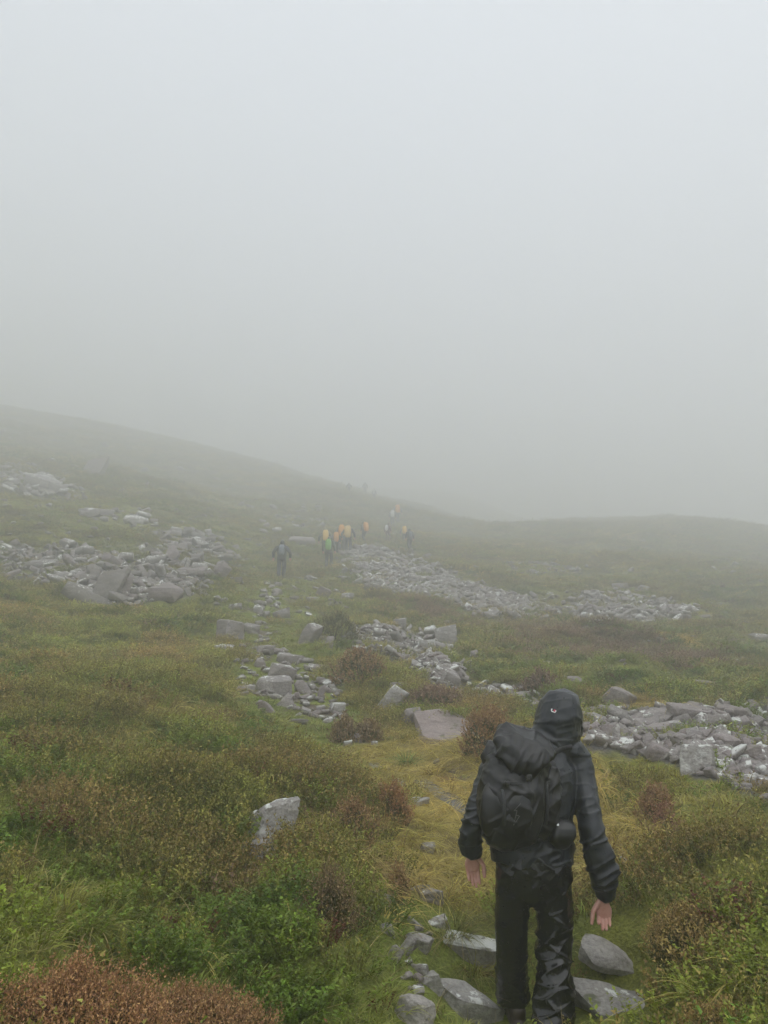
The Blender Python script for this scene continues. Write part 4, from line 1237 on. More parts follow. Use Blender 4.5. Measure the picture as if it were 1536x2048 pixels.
padd('lid', lidm, M_PACK)
pocket = fuse([stube([RP(1012, 1666, -.285), RP(1012, 1645, -.325), RP(1014, 1605, -.328), RP(1018, 1572, -.30)], [(.095, .024), (.118, .032), (.120, .032), (.10, .024)], k=28, power=3.4)], .006, 2, 'front_pocket')
displace(pocket, lambda co, no: .010 * (noise3(co * 9, 51) - .5) + .008 * (ridged((co @ rotm((0, 1, 0), .4).T) * np.array([9, 9, 18]), 53) ** 2.5 - .25))
fp = padd('front_pocket', pocket, M_PACK)
pb = bvh_of(pocket)
zz = [(1049, 1607), (1036, 1621), (1042, 1621), (1035, 1650), (1047, 1632), (1041, 1630)]
def line_poly(a, b_, w=.5):
    dx, dy = b_[0] - a[0], b_[1] - a[1]; l = math.hypot(dx, dy) + 1e-6; nx_, ny_ = -dy / l * w, dx / l * w
    return [(a[0] + nx_, a[1] + ny_), (b_[0] + nx_, b_[1] + ny_), (b_[0] - nx_, b_[1] - ny_), (a[0] - nx_, a[1] - ny_)]
zz = [(a - 8, b_) for a, b_ in zz]
padd('pale_line_mark', print_mesh([line_poly(zz[i], zz[i + 1], .45) for i in range(len(zz) - 1)], pb, .003), M_MARK_G, fp)
def strap(name, pts, w=.012, t=.0025, side=(1, 0, 0), mat=M_STRAP):
    v, f4, f3 = stube(pts, [(w, t)] * len(pts), side=side, k=8, m=6, power=4)
    return padd(name, np_mesh(name, v, [f4, f3], True), mat)
# shoulder straps seen on the right shoulder and by the neck
def surf_strap(name, pix, w, lift=.004, side=(1, 0, .6), nrm_pow=0):
    q = [on_jacket(a, b_, lift) for a, b_ in pix]
    q = [x for x in q if x is not None]
    if len(q) > 2: return strap(name, q, w, .004, side)
surf_strap('shoulder_strap', [(1103, 1512), (1112, 1504), (1122, 1499), (1134, 1495), (1143, 1494)], .013, side=(.1, 0, 1))
surf_strap('shoulder_strap', [(1040, 1474), (1046, 1466), (1054, 1462), (1060, 1462)], .016, side=(.6, 0, .6))
strap('haul_loop', [RP(1060, 1486, -.09), RP(1056, 1470, -.06), RP(1050, 1466, -.05), RP(1043, 1471, -.07)], .006, .003)
strap('compression_strap', [RP(966, 1560, -.20), RP(985, 1562, -.30), RP(1020, 1566, -.345), RP(1055, 1565, -.31), RP(1085, 1562, -.22)], .009, .003, side=(0, 0, 1))
strap('compression_strap', [RP(1022, 1569, -.348), RP(1045, 1569, -.335), RP(1064, 1573, -.29), RP(1088, 1576, -.22)], .004, .003, side=(0, 0, 1))
strap('compression_strap', [RP(1058, 1552, -.30), RP(1068, 1575, -.29), RP(1075, 1605, -.27), RP(1078, 1640, -.22)], .007, .003, side=(1, .4, 0))
strap('buckle_tail', [RP(974, 1652, -.21), RP(971, 1660, -.22), RP(975, 1668, -.22)], .007, .003)
strap('buckle_tail', [RP(985, 1664, -.22), RP(1000, 1672, -.23), RP(1010, 1678, -.22)], .006, .003)
strap('elastic_cord', [RP(1062, 1568, -.30), RP(1070, 1580, -.285), RP(1084, 1578, -.24), RP(1094, 1588, -.2), RP(1082, 1598, -.25), RP(1068, 1592, -.29), RP(1062, 1568, -.30)], .003, .003)
def buckle(px, py, dy, s=.016):
    v, f4, f3 = stube([RP(px, py, dy) - up * s, RP(px, py, dy), RP(px, py, dy) + up * s], [(s * .9, .005), (s, .006), (s * .9, .005)], k=10, m=2, power=5)
    padd('buckle', np_mesh('buckle', v, [f4, f3], True), M_BUCKLE)
buckle(1058, 1556, -.345); buckle(1014, 1567, -.352, .012); buckle(1077, 1610, -.275, .012); buckle(1096, 1566, -.21, .012); buckle(1072, 1583, -.295, .013)
for k_, pts in enumerate(([(1000, 1569, -.315), (1006, 1590, -.365), (1009, 1640, -.37), (1008, 1668, -.31)], [(1088, 1540, -.20), (1094, 1580, -.235), (1094, 1630, -.23), (1090, 1664, -.19)],
                          [(968, 1600, -.20), (985, 1604, -.31), (1000, 1605, -.345)], [(1064, 1548, -.30), (1082, 1530, -.27), (1098, 1515, -.2), (1106, 1508, -.14)])):
    strap('webbing_strap', [RP(*p_) for p_ in pts], .008, .003, side=(1, 0, 0) if k_ < 2 else (0, 0, 1), mat=M_WEB)
hb = stube([RP(1000, 1672, -.17), RP(1045, 1680, -.165), RP(1095, 1672, -.155), RP(1130, 1662, -.13), RP(1146, 1652, -.03)], [(.022, .008)] * 5, side=(0, 0, 1), k=12, power=3)
padd('hip_belt', np_mesh('hip_belt', hb[0], [hb[1], hb[2]], True), M_STRAP)
hp_ = fuse([stube([RP(1108, 1683, -.16), RP(1121, 1674, -.175), RP(1128, 1660, -.165), RP(1132, 1648, -.14)], [(.045, .03), (.060, .045), (.058, .045), (.042, .03)], k=18, power=2.6)], .005, 2, 'hip_pocket')
displace(hp_, lambda co, no: .010 * (ridged(co * np.array([10, 10, 24]), 61) ** 2 - .3))
hpo = padd('hip_pocket', hp_, M_PACK)
hbv = bvh_of(hp_)
padd('pocket_logo', print_mesh([[(1114, 1648.5), (1118, 1648.5), (1118, 1652.5), (1114, 1652.5)]], hbv, .003), M_MARK_W, hpo)

# ------------------------------------------------------------------ the far walkers: three poses of one build, each its own person
def far_template(step, arm_out):
    ank = [np.array([-.10, -.16 * step, .10]), np.array([.10, .20 * step, .12 + .05 * step])]
    kne = [np.array([-.11, .06, .50]), np.array([.11, .16 + .12 * step, .53])]
    hp = [np.array([-.10, 0, .90]), np.array([.10, 0, .90])]
    sh = [np.array([-.20, .08, 1.42]), np.array([.20, .08, 1.42])]
    el = [np.array([-.30 - arm_out, -.03, 1.17]), np.array([.30 + arm_out, -.01, 1.17])]
    wr = [np.array([-.33 - arm_out, .08, .95]), np.array([.33 + arm_out, .10, .95])]
    nk, hdc = np.array([0, .12, 1.50]), np.array([0, .17, 1.64])
    parts_b = [stube([np.array([0, 0, .95]), np.array([0, .05, 1.25]), np.array([0, .09, 1.42]), nk, hdc], [(.15, .1), (.16, .1), (.14, .08), (.055, .055), (.06, .06)]),
               stube([hdc - up * .11, hdc - up * .06 + np.array([0, .02, 0]), hdc, hdc + up * .07, hdc + up * .11], [(.03, .04), (.06, .08), (.076, .095), (.065, .08), (.03, .04)]),
               stube([hdc + np.array([0, .09, .01]), hdc + np.array([0, .118, -.025]), hdc + np.array([0, .095, -.045])], [(.01, .01), (.016, .015), (.012, .01)], k=8)]
    for s, w_ in zip((-1, 1), wr):
        parts_b += [stube([sh[(s + 1) // 2], el[(s + 1) // 2], w_], [(.05, .05), (.04, .04), (.026, .022)], k=10)]
        parts_b += hand_parts(w_, (0, .25, -1), (0, -1, -.2), (-s, .3, 0), .20, (.3, .3, .35, .4), .1, .2)
        i = (s + 1) // 2
        parts_b += [stube([hp[i], kne[i], ank[i]], [(.08, .085), (.055, .06), (.04, .04)], k=12)]
    B = fuse(parts_b, .0085, 1, 'far_body')
    J = [stube([np.array([0, .0, .84]), np.array([0, .01, .95]), np.array([0, .05, 1.2]), np.array([0, .08, 1.38]), np.array([0, .10, 1.47]), nk + up * .03], [(.215, .16), (.205, .155), (.205, .15), (.20, .135), (.12, .1), (.08, .08)], k=20),
         stube([sh[0] + np.array([-.01, 0, 0]), np.array([0, .1, 1.44]), sh[1] + np.array([.01, 0, 0])], [(.07, .07), (.085, .085), (.07, .07)], side=(0, 1, 0))]
    for i in (0, 1):
        J.append(stube([sh[i], el[i], (el[i] + wr[i]) / 2, wr[i]], [(.082, .082), (.070, .072), (.062, .062), (.052, .05)]))
    J = fuse(J, .016, 2, 'far_jacket')
    displace(J, lambda co, no: .012 * (ridged(co * np.array([6, 6, 14]), 3) ** 2 - .3))
    H = fuse([stube([nk - up * .02, hdc - up * .06, hdc - up * .0 + np.array([0, -.01, 0]), hdc + up * .085, hdc + up * .125], [(.085, .085), (.095, .10), (.105, .12), (.085, .10), (.03, .04)])], .014, 2, 'far_hood')
    T = [stube([np.array([0, 0, 1.0]), np.array([0, 0, .90]), np.array([0, 0, .80])], [(.17, .13), (.19, .14), (.13, .11)])]
    for i in (0, 1):
        T.append(stube([hp[i] + up * .02, kne[i], ank[i] + up * .06, ank[i] + up * .0], [(.105, .115), (.085, .09), (.085, .09), (.082, .088)]))
    T = fuse(T, .016, 2, 'far_trousers')
    displace(T, lambda co, no: .012 * (ridged(co * np.array([7, 7, 12]), 8) ** 2 - .3))
    boots = [boot_mesh(ank[i], (0, 1, 0), 1.05, .014, ank[i][2] - .10) for i in (0, 1)]
    return B, J, H, T, boots
TEMPL = [far_template(.9, .0), far_template(.45, .06), far_template(1.2, -.02)]
_pk = fuse([stube([np.array([0, -.20, .92]), np.array([0, -.22, 1.0]), np.array([0, -.22, 1.2]), np.array([0, -.17, 1.42]), np.array([0, -.11, 1.55]), np.array([0, -.09, 1.59])],
                  [(.10, .07), (.165, .12), (.185, .15), (.175, .14), (.125, .10), (.05, .04)], k=24, power=2.7)], .016, 2, 'far_pack')
displace(_pk, lambda co, no: .022 * (noise3(co * 7, 3) - .5) + .014 * (ridged(co * np.array([8, 8, 14]), 5) ** 2 - .3))
_ph = join([stube([np.array([s * .11, -.08, 1.50]), np.array([s * .12, .04, 1.545]), np.array([s * .13, .19, 1.42]), np.array([s * .15, .18, 1.2]), np.array([s * .17, -.04, 1.05])], [(.03, .009)] * 5, k=8) for s in (-1, 1)])
_ph = np_mesh('far_pack_straps', _ph[0], [_ph[1], _ph[2]], True)

FAR = [  # feet px, py, head-top py, template, yaw, jacket, trousers, pack colour, pack scale, person label, pack label
 (562,1157,1080,1,.05,'black','navy','slate',.72,'lone far walker in dark clothes at the head of the stony path, arms held out','small grey-blue rucksack on the lone far walker'),
 (657,1136,1072,0,-.1,'dark_green','black','green',.90,'far walker in dark clothes carrying the green rucksack','bright green rucksack, the only green one among the far walkers'),
 (650,1113,1056,1,.15,'black','black','yellow',1.0,'far walker in black just in front of the one with the green rucksack','tall yellow rucksack cover directly above the green rucksack'),
 (672,1108,1060,2,.1,'grey','black','orange',1.0,'far walker between the green-rucksack walker and the close pair','orange rucksack cover lowest of the cluster, right of the green rucksack'),
 (683,1104,1047,0,.0,'black','grey','orange',1.0,'left walker of the close pair right of the green-rucksack walker','orange rucksack cover partly behind the pale yellow one'),
 (696,1106,1048,1,-.1,'black','black','tan',1.05,'right walker of the close pair right of the green-rucksack walker','pale yellow rucksack cover on the right walker of the close pair'),
 (729,1085,1048,2,.6,'black','black','orange',1.15,'far walker alone just right of the close pair, turned to the right','orange rucksack cover alone just right of the close pair'),
 (775,1083,1047,0,-.5,'maroon','maroon','white',.8,'far walker in dark reddish clothes, left of the lone yellow rucksack','whitish rucksack on the reddish far walker'),
 (809,1089,1052,1,.0,'grey','black','yellow',1.05,'far walker in grey at the right end of the row, carrying a yellow rucksack','lone yellow rucksack cover at the right end of the far row'),
 (820,1102,1061,2,.2,'black','black','slate',.6,'faint dark walker rightmost of all the far walkers','small dull rucksack on the rightmost far walker'),
 (795,1046,1005,1,.1,'grey','grey','orange',1.1,'very faint walker in the fog above the row, right one of two','faint orange rucksack cover up in the fog'),
 (785,1053,1018,0,.0,'grey','black','white',1.0,'very faint walker in the fog above the row, left one of two','faint whitish rucksack cover up in the fog'),
 (730,990,964,0,.0,'black','black','slate',.8,'dark ghostly walker on the foggy skyline, middle of three','dull rucksack on the middle skyline walker'),
 (698,988,964,1,.2,'black','black','slate',.8,'ghostly walker on the foggy skyline, leftmost of three','dull rucksack on the leftmost skyline walker'),
 (748,1000,976,2,-.2,'grey','grey','white',1.0,'ghostly walker on the foggy skyline, rightmost of three','pale rucksack cover on the rightmost skyline walker'),
]
fpx = np.array([f_[0] for f_ in FAR], float); fpy = np.array([f_[1] for f_ in FAR], float)
fg = hit(fpx, fpy)
for f_, g in zip(FAR, fg):
    px, py, htop, ti, yaw, jc, tc, pc, ps, lab, plab = f_
    dist = math.hypot(g[1], g[2] - CAM_Z)
    hgt = (py - htop) * dist / F_PX * 1.02
    sc = float(np.clip(hgt / 1.77, .84, 1.22))
    print('far', f_[0], 'Y %.1f height %.2f' % (g[1], hgt))
    B, J, H, T, boots = TEMPL[ti]
    loc = (g[0], g[1], float(h(g[0], g[1])) + .02)
    p = empty('person', loc, yaw); p.scale = (sc,) * 3
    tag(p, lab, 'person', 'walkers far ahead in the fog')
    add('body', B, M_SKIN, p)
    j = add('jacket', J, CLOTH[jc], p)
    add('hood', H, CLOTH[jc], j)
    add('trousers', T, CLOTH[tc], p)
    for bt in boots: add('boot', bt, M_BOOT, p)
    k = empty('rucksack', loc, yaw); k.scale = (sc,) * 3
    tag(k, plab, 'rucksack', 'rucksacks of the far walkers')
    zoff = 1.25 * (1 - ps)
    wv = 1 + .22 * (noise3(np.array([[px * .37, 1.5, .5]]), 3)[0] - .5); hv = 1 + .2 * (noise3(np.array([[px * .53, 4.5, .5]]), 9)[0] - .5)
    add('bag', _pk, CLOTH[pc], k, loc=(0, -.11 * (1 - ps), zoff + 1.25 * ps * (1 - hv)), scale=(ps * wv, ps, ps * hv))
    add('shoulder_straps', _ph, M_STRAP, k)
    FOOT = np.concatenate([FOOT, [[g[0], g[1] - .5, .45, 0]]])
# ------------------------------------------------------------------ plants: shapes
class Leaves:
    def __init__(self): self.v, self.f, self.tip, self.vary, self.n = [], [], [], [], 0
    def tri(self, a, b_, c, tip, vary):
        self.v += [a, b_, c]; self.f.append((self.n, self.n + 1, self.n + 2)); self.n += 3
        self.tip += [tip] * 3; self.vary += [vary] * 3
    def blade(self, pts, w, side, tip0, tip1, vary):
        m = len(pts)
        for i in range(m - 1):
            w0, w1 = w * (1 - i / (m - 1)) + .0002, w * (1 - (i + 1) / (m - 1)) + .0002
            t0, t1 = tip0 + (tip1 - tip0) * i / (m - 1), tip0 + (tip1 - tip0) * (i + 1) / (m - 1)
            q = [pts[i] - side * w0, pts[i] + side * w0, pts[i + 1] + side * w1, pts[i + 1] - side * w1]
            self.v += q; self.f += [(self.n, self.n + 1, self.n + 2), (self.n, self.n + 2, self.n + 3)]; self.n += 4
            self.tip += [t0, t0, t1, t1]; self.vary += [vary] * 4
    def mesh(self, name):
        me = np_mesh(name, np.array(self.v), np.array(self.f))
        for nm, d in (('tip', self.tip), ('vary', self.vary)):
            a = me.attributes.new(nm, 'FLOAT', 'POINT'); a.data.foreach_set('value', np.array(d, dtype=np.float32))
        return me

def unit(a): return a / (np.linalg.norm(a) + 1e-9)

def heather_sprig(L, r, base, d, length, nleaf, leaf, tip_from, bushy=.018):
    """one wiry shoot: scale leaves low down, flower heads along the upper part"""
    bend = np.array([r.normal(0, .25), r.normal(0, .25), .35])
    prev = base; vs = r.random()
    for i in range(nleaf):
        t = (i + r.random()) / nleaf
        p = base + (d * t + bend * .35 * t * t) * length
        a = r.uniform(0, 2 * PI)
        o_ = np.array([math.cos(a), math.sin(a), r.uniform(.1, 1.0)])
        q = p + unit(o_) * bushy * r.uniform(.3, 1.0) * (1.15 - .7 * t)
        ax = unit(np.array([r.normal(), r.normal(), 1.2 + r.normal() * .5]))
        sd = unit(np.cross(ax, r.normal(size=3)))
        fl = 1.0 if t > tip_from + r.normal(0, .10) else 0.0
        s = leaf * r.uniform(.7, 1.4)
        L.tri(q - sd * s * .42, q + sd * s * .42, q + ax * s * 1.25, fl, float(np.clip(.25 * vs + .75 * r.random(), 0, 1)))
    L.blade([base, base + (d * .5 + bend * .09) * length, base + (d + bend * .35) * length], .0016, unit(np.cross(d, r.normal(size=3))), 0, .3, .15)

def heather_clump(seed, n=16, spread=.065, hgt=.15, nleaf=17, leaf=.0115, tip_from=.55):
    r = np.random.default_rng(seed); L = Leaves()
    for _ in range(n):
        a, q = r.uniform(0, 2 * PI), math.sqrt(r.random())
        b0 = np.array([math.cos(a) * q * spread, math.sin(a) * q * spread, -.02])
        d = unit(np.array([math.cos(a) * q * .55 + r.normal(0, .2), math.sin(a) * q * .55 + r.normal(0, .2), 1]))
        heather_sprig(L, r, b0, d, hgt * r.uniform(.6, 1.15), nleaf, leaf, tip_from)
    return L.mesh('heather_clump')

def bilberry_clump(seed, n=14, hgt=.10, nl=18, leaf=.0078):
    r = np.random.default_rng(seed); L = Leaves()
    for _ in range(n):
        a, q = r.uniform(0, 2 * PI), math.sqrt(r.random())
        b0 = np.array([math.cos(a) * q * .06, math.sin(a) * q * .06, -.02])
        d = unit(np.array([math.cos(a) * q * .7 + r.normal(0, .25), math.sin(a) * q * .7 + r.normal(0, .25), 1]))
        ln = hgt * r.uniform(.6, 1.15); vs = r.random()
        L.blade([b0, b0 + d * ln * .5, b0 + d * ln], .0018, unit(np.cross(d, r.normal(size=3))), 0, 0, .3)
        for i in range(nl):
            t = .25 + .75 * (i + r.random()) / nl
            p = b0 + d * ln * t
            aa = r.uniform(0, 2 * PI)
            o_ = unit(np.array([math.cos(aa), math.sin(aa), r.uniform(-.1, .8)]))
            sd = unit(np.cross(o_, np.array([0, 0, 1.0]) + r.normal(0, .3, 3)))
            s = leaf * r.uniform(.65, 1.25); v = float(np.clip(.3 * vs + .7 * r.random(), 0, 1))
            m_ = p + o_ * s * .9 + np.array([0, 0, s * .15])
            L.tri(p, m_ + sd * s * .5, p + o_ * s * 1.9, 0, v); L.tri(p, p + o_ * s * 1.9, m_ - sd * s * .5, 0, v)
    return L.mesh('bilberry_clump')

def grass_clump(seed, n=26, hgt=.19, droop=.6, spread=.05, width=.0021, lean=.35, seg=4):
    r = np.random.default_rng(seed); L = Leaves()
    common = np.array([r.normal(0, .25), r.normal(0, .25), 0])
    for _ in range(n):
        a, q = r.uniform(0, 2 * PI), math.sqrt(r.random())
        b0 = np.array([math.cos(a) * q * spread, math.sin(a) * q * spread, -.015])
        d = unit(np.array([math.cos(a) * q * lean * 1.6, math.sin(a) * q * lean * 1.6, 1]) + r.normal(0, .18, 3) + common * lean * 2)
        out = unit(np.array([d[0], d[1], 0]) + r.normal(0, .12, 3) * np.array([1, 1, 0]) + 1e-6)
        ln = hgt * r.uniform(.5, 1.25); dr = droop * r.uniform(.5, 1.5)
        pts = []
        for k in range(seg + 1):
            t = k / seg
            pts.append(b0 + d * ln * t * (1 - .18 * dr * t) + out * ln * dr * .55 * t * t - np.array([0, 0, 1]) * ln * dr * .5 * t ** 2.4)
        sd = unit(np.cross(d, out) + r.normal(0, .25, 3))
        L.blade(pts, width * r.uniform(.7, 1.3), sd, 0, 1, r.random())
    return L.mesh('grass_clump')

def heather_dome(seed, n, dims, tip_from=.5, leaf=.012, nleaf=20, ln=.16, hol=.0):
    """a whole bush: shoots from a branching crown fill a dome of the given half-axes"""
    r = np.random.default_rng(seed); L = Leaves()
    for _ in range(n):
        u, a = r.random() ** .8, r.uniform(0, 2 * PI)
        th = u * PI * .52
        nrm = np.array([math.sin(th) * math.cos(a), math.sin(th) * math.sin(a), math.cos(th)])
        lump = .82 + .36 * float(noise3(nrm[None] * 2.3 + seed, 3)[0])
        p = nrm * np.array(dims) * lump * r.uniform(.86, 1.04)
        d = unit(nrm * .8 + np.array([0, 0, .55]) + r.normal(0, .22, 3))
        heather_sprig(L, r, p - d * ln, d, ln * r.uniform(.75, 1.25), nleaf, leaf, tip_from, .02)
    return L.mesh('heather_bush')

def stems_mesh(seed, n, dims):
    r = np.random.default_rng(seed); V, F4, F3, c = [], [], [], 0
    for _ in range(n):
        u, a = r.random(), r.uniform(0, 2 * PI); th = u * 1.4
        e = np.array([math.sin(th) * math.cos(a) * dims[0], math.sin(th) * math.sin(a) * dims[1], math.cos(th) * dims[2]]) * .82
        v, f4, f3 = stube([np.array([r.normal(0, .02), r.normal(0, .02), -.03]), e * .5 + r.normal(0, .012, 3), e], [(.005, .005), (.0035, .0035), (.0015, .0015)], k=5, m=3)
        V.append(v); F4.append(f4 + c); F3.append(f3 + c); c += len(v)
    return np_mesh('stem', np.concatenate(V), [np.concatenate(F4), np.concatenate(F3)], True)

# ------------------------------------------------------------------ single plants
def plant(name, label, cat, px, py_base, w_px, h_px, col, kind, seed, group=None, depth=.9, n=220, tip=.5, **kw):
    g = hit(px, py_base)[0]
    dist = math.hypot(g[1], g[2] - CAM_Z)
    W, H = w_px * dist / F_PX, h_px * dist / F_PX
    c = (g[0], g[1] + .30 * W * depth, 0)
    z = min(float(h(c[0], c[1])), g[2] + .10)
    root = empty(name, (c[0], c[1], z - .02), float(rng.uniform(0, 6.28)) if depth == .9 else 0.0)
    tag(root, label, cat, group)
    if kind == 'dome':
        dims = (W * .5, W * .5 * depth, H * 1.02)
        leaf = float(np.clip(.0021 * dist, .0066, .022))
        me = heather_dome(seed, n, dims, tip, leaf, kw.get('nleaf', 20), min(.17, H * .8))
        o = add('foliage', me, M_HEATH_O, root); o.color = (*col, 1)
        add('stem', stems_mesh(seed, 12, dims), M_WOOD, root)
    else:
        me = grass_clump(seed, n, H * 1.1, kw.get('droop', .7), W * .22, kw.get('width', .0022) * max(1, dist / 5), kw.get('lean', .5), 5)
        o = add('blades', me, M_GRASS_O, root); o.color = (*col, 1)
        dead = grass_clump(seed + 7, max(8, n // 5), H * .9, 1.3, W * .25, kw.get('width', .0022) * max(1, dist / 5), .8, 5)
        o = add('dead_blades', dead, M_GRASS_O, root); o.color = (.38, .29, .12, 1)
    PLANTS.append((c[0], c[1], W * .45))
    return root
PLANTS = []
RED, BRN, DBRN, PUR, OLV = (.48, .27, .12), (.36, .225, .100), (.27, .19, .09), (.29, .19, .12), (.28, .26, .07)
plant('heather_bush', 'big reddish-brown heather bush in the bottom left corner of the photo', 'heather', 100, 2140, 400, 130, RED, 'dome', 1, depth=.7, n=2300, tip=.42, nleaf=26)
plant('heather_bush', 'brown heather bush at the bottom edge, right half of the reddish corner clump', 'heather', 350, 2140, 330, 70, (.42, .25, .11), 'dome', 2, depth=.7, n=1500, tip=.5, nleaf=26)
plant('heather_bush', 'round brown heather tuft standing in yellow grass left of the near walker', 'heather', 787, 1650, 84, 66, (.38, .215, .09), 'dome', 3, n=300, tip=.5)
plant('heather_bush', 'heather bush mixed with long pale grass, left of the round brown tuft', 'heather', 705, 1694, 110, 74, BRN, 'dome', 4, n=330, tip=.55)
plant('heather_bush', 'round reddish heather bush on the right grassy bank', 'heather', 1322, 1640, 86, 52, (.36, .22, .11), 'dome', 5, n=300, tip=.45)
plant('heather_bush', 'small reddish heather sprout below the round bush on the right bank', 'heather', 1340, 1685, 56, 50, (.34, .18, .11), 'dome', 6, n=150, tip=.45)
plant('heather_bush', 'dark heather dome above the purple rock sheet', 'heather', 872, 1428, 136, 46, PUR, 'dome', 7, n=420, tip=.4)
plant('heather_bush', 'dark heather mound at the back edge of the yellow grass', 'heather', 688, 1486, 70, 42, DBRN, 'dome', 8, n=260, tip=.45)
plant('heather_bush', 'dark heather mound right neighbour of the mound at the yellow grass', 'heather', 738, 1484, 66, 36, DBRN, 'dome', 9, n=240, tip=.45)
plant('heather_bush', 'tall brown heather bush just left of the near walker\'s shoulder', 'heather', 985, 1525, 120, 84, BRN, 'dome', 10, n=420, tip=.4)
plant('heather_bush', 'small upright brown heather beside the square-edged pale path block', 'heather', 800, 1806, 46, 58, BRN, 'dome', 11, n=150, tip=.45)
plant('heather_bush', 'dark heather mound in grass above the near walker\'s hood', 'heather', 1086, 1388, 90, 40, (.24, .16, .10), 'dome', 12, n=320, tip=.45)
plant('heather_bush', 'olive heather mound left of the middle boulder patch', 'heather', 668, 1290, 120, 60, (.25, .225, .08), 'dome', 13, n=420, tip=.7)
plant('heather_bush', 'brown heather mound between the stony path and the leaning slab', 'heather', 720, 1372, 140, 60, BRN, 'dome', 15, n=460, tip=.5)
plant('heather_bush', 'brown-green heather bush behind the tilted slab at the right', 'heather', 1400, 1955, 180, 62, (.40, .29, .095), 'dome', 16, n=700, tip=.55)
plant('heather_bush', 'heather bush in the lower right corner of the photo', 'heather', 1480, 2090, 190, 56, (.40, .28, .09), 'dome', 17, n=600, tip=.55)
plant('heather_bush', 'dark heather bush overhanging the path opposite the flat tilted stone', 'heather', 655, 1862, 130, 96, DBRN, 'dome', 18, n=420, tip=.55)
plant('rush_tuft', 'bright green rush tuft in the yellow grass', 'rush', 812, 1532, 88, 40, (.13, .30, .07), 'grass', 31, n=240, droop=.5, lean=.9, width=.002)
plant('grass_tussock', 'orange-brown grass tussock right of the green rush tuft', 'grass', 900, 1562, 66, 30, (.34, .18, .055), 'grass', 32, n=200, droop=.9, lean=.9)
plant('grass_tussock', 'dark green rushy tussock behind the peaked boulder', 'grass', 905, 1893, 150, 86, (.20, .23, .04), 'grass', 33, n=380, droop=.8, lean=.7)
plant('grass_tussock', 'long pale grass tussock drooping over the bank left of the path', 'grass', 725, 1762, 150, 90, (.42, .32, .11), 'grass', 34, n=320, droop=1.2, lean=.8)
plant('grass_tussock', 'tall thin pale grass in front of the mixed heather bush', 'grass', 690, 1690, 100, 100, (.36, .28, .09), 'grass', 35, n=160, droop=.8, lean=.5)
plant('grass_tussock', 'straw-coloured tussock right of the near walker\'s forearm', 'grass', 1285, 1772, 110, 66, (.48, .36, .13), 'grass', 36, n=260, droop=1.0, lean=.8)
plant('grass_tussock', 'straw-coloured tussock close behind the near walker\'s right hand', 'grass', 1235, 1700, 90, 50, (.44, .33, .12), 'grass', 37, n=220, droop=1.0, lean=.8)
plant('grass_tussock', 'green grass tussock at the left photo edge above the reddish bush', 'grass', 150, 1880, 150, 60, (.26, .31, .045), 'grass', 38, n=220, droop=1.0, lean=.9)
plant('grass_tussock', 'green-brown tussock between the two bottom boulders left of the walker', 'grass', 955, 1975, 130, 70, (.30, .29, .05), 'grass', 39, n=280, droop=.9, lean=.8)

# ------------------------------------------------------------------ ground cover: uncountable plants, one object per kind
def scatter(name, pos, rot, scl, idx, tint, tint2, meshes, label, cat):
    me = bpy.data.meshes.new(name)
    n = len(pos)
    me.vertices.add(n); me.vertices.foreach_set('co', pos.astype(np.float32).ravel())
    def at_(nm, typ, key, arr):
        a = me.attributes.new(nm, typ, 'POINT'); a.data.foreach_set(key, arr.ravel())
    at_('rot', 'FLOAT_VECTOR', 'vector', rot.astype(np.float32))
    at_('scl', 'FLOAT_VECTOR', 'vector', scl.astype(np.float32))
    at_('idx', 'INT', 'value', idx.astype(np.int32))
    one = np.ones((n, 1), np.float32)
    at_('tint', 'FLOAT_COLOR', 'color', np.concatenate([tint, one], 1).astype(np.float32))
    at_('tint2', 'FLOAT_COLOR', 'color', np.concatenate([tint2, one], 1).astype(np.float32))
    o = bpy.data.objects.new(name, me); COL.objects.link(o)
    tag(o, label, cat, kind='stuff')
    ng = bpy.data.node_groups.new(name + '_plants', 'GeometryNodeTree')
    ng.interface.new_socket('Geometry', in_out='INPUT', socket_type='NodeSocketGeometry')
    ng.interface.new_socket('Geometry', in_out='OUTPUT', socket_type='NodeSocketGeometry')
    L = ng.links
    gi, go = ng.nodes.new('NodeGroupInput'), ng.nodes.new('NodeGroupOutput')
    ci = ng.nodes.new('GeometryNodeCollectionInfo')
    cl = bpy.data.collections.new(name + '_kinds')
    for k, m_ in enumerate(meshes):
        cl.objects.link(bpy.data.objects.new('%s_shoot_%02d' % (name, k), m_))
    ci.inputs['Collection'].default_value = cl
    ci.inputs['Separate Children'].default_value = True
    ci.inputs['Reset Children'].default_value = True
    ip = ng.nodes.new('GeometryNodeInstanceOnPoints')
    ip.inputs['Pick Instance'].default_value = True
    def na(nm, typ):
        q = ng.nodes.new('GeometryNodeInputNamedAttribute'); q.data_type = typ; q.inputs[0].default_value = nm
        return [s for s in q.outputs if s.enabled][0]
    e2r = ng.nodes.new('FunctionNodeEulerToRotation')
    L.new(na('rot', 'FLOAT_VECTOR'), e2r.inputs[0])
    L.new(gi.outputs[0], ip.inputs['Points']); L.new(ci.outputs[0], ip.inputs['Instance'])
    L.new(na('idx', 'INT'), ip.inputs['Instance Index']); L.new(e2r.outputs[0], ip.inputs['Rotation']); L.new(na('scl', 'FLOAT_VECTOR'), ip.inputs['Scale'])
    L.new(ip.outputs[0], go.inputs[0])
    md = o.modifiers.new('plants', 'NODES'); md.node_group = ng
    return o

r_g = np.random.default_rng(21)
NP = 230000
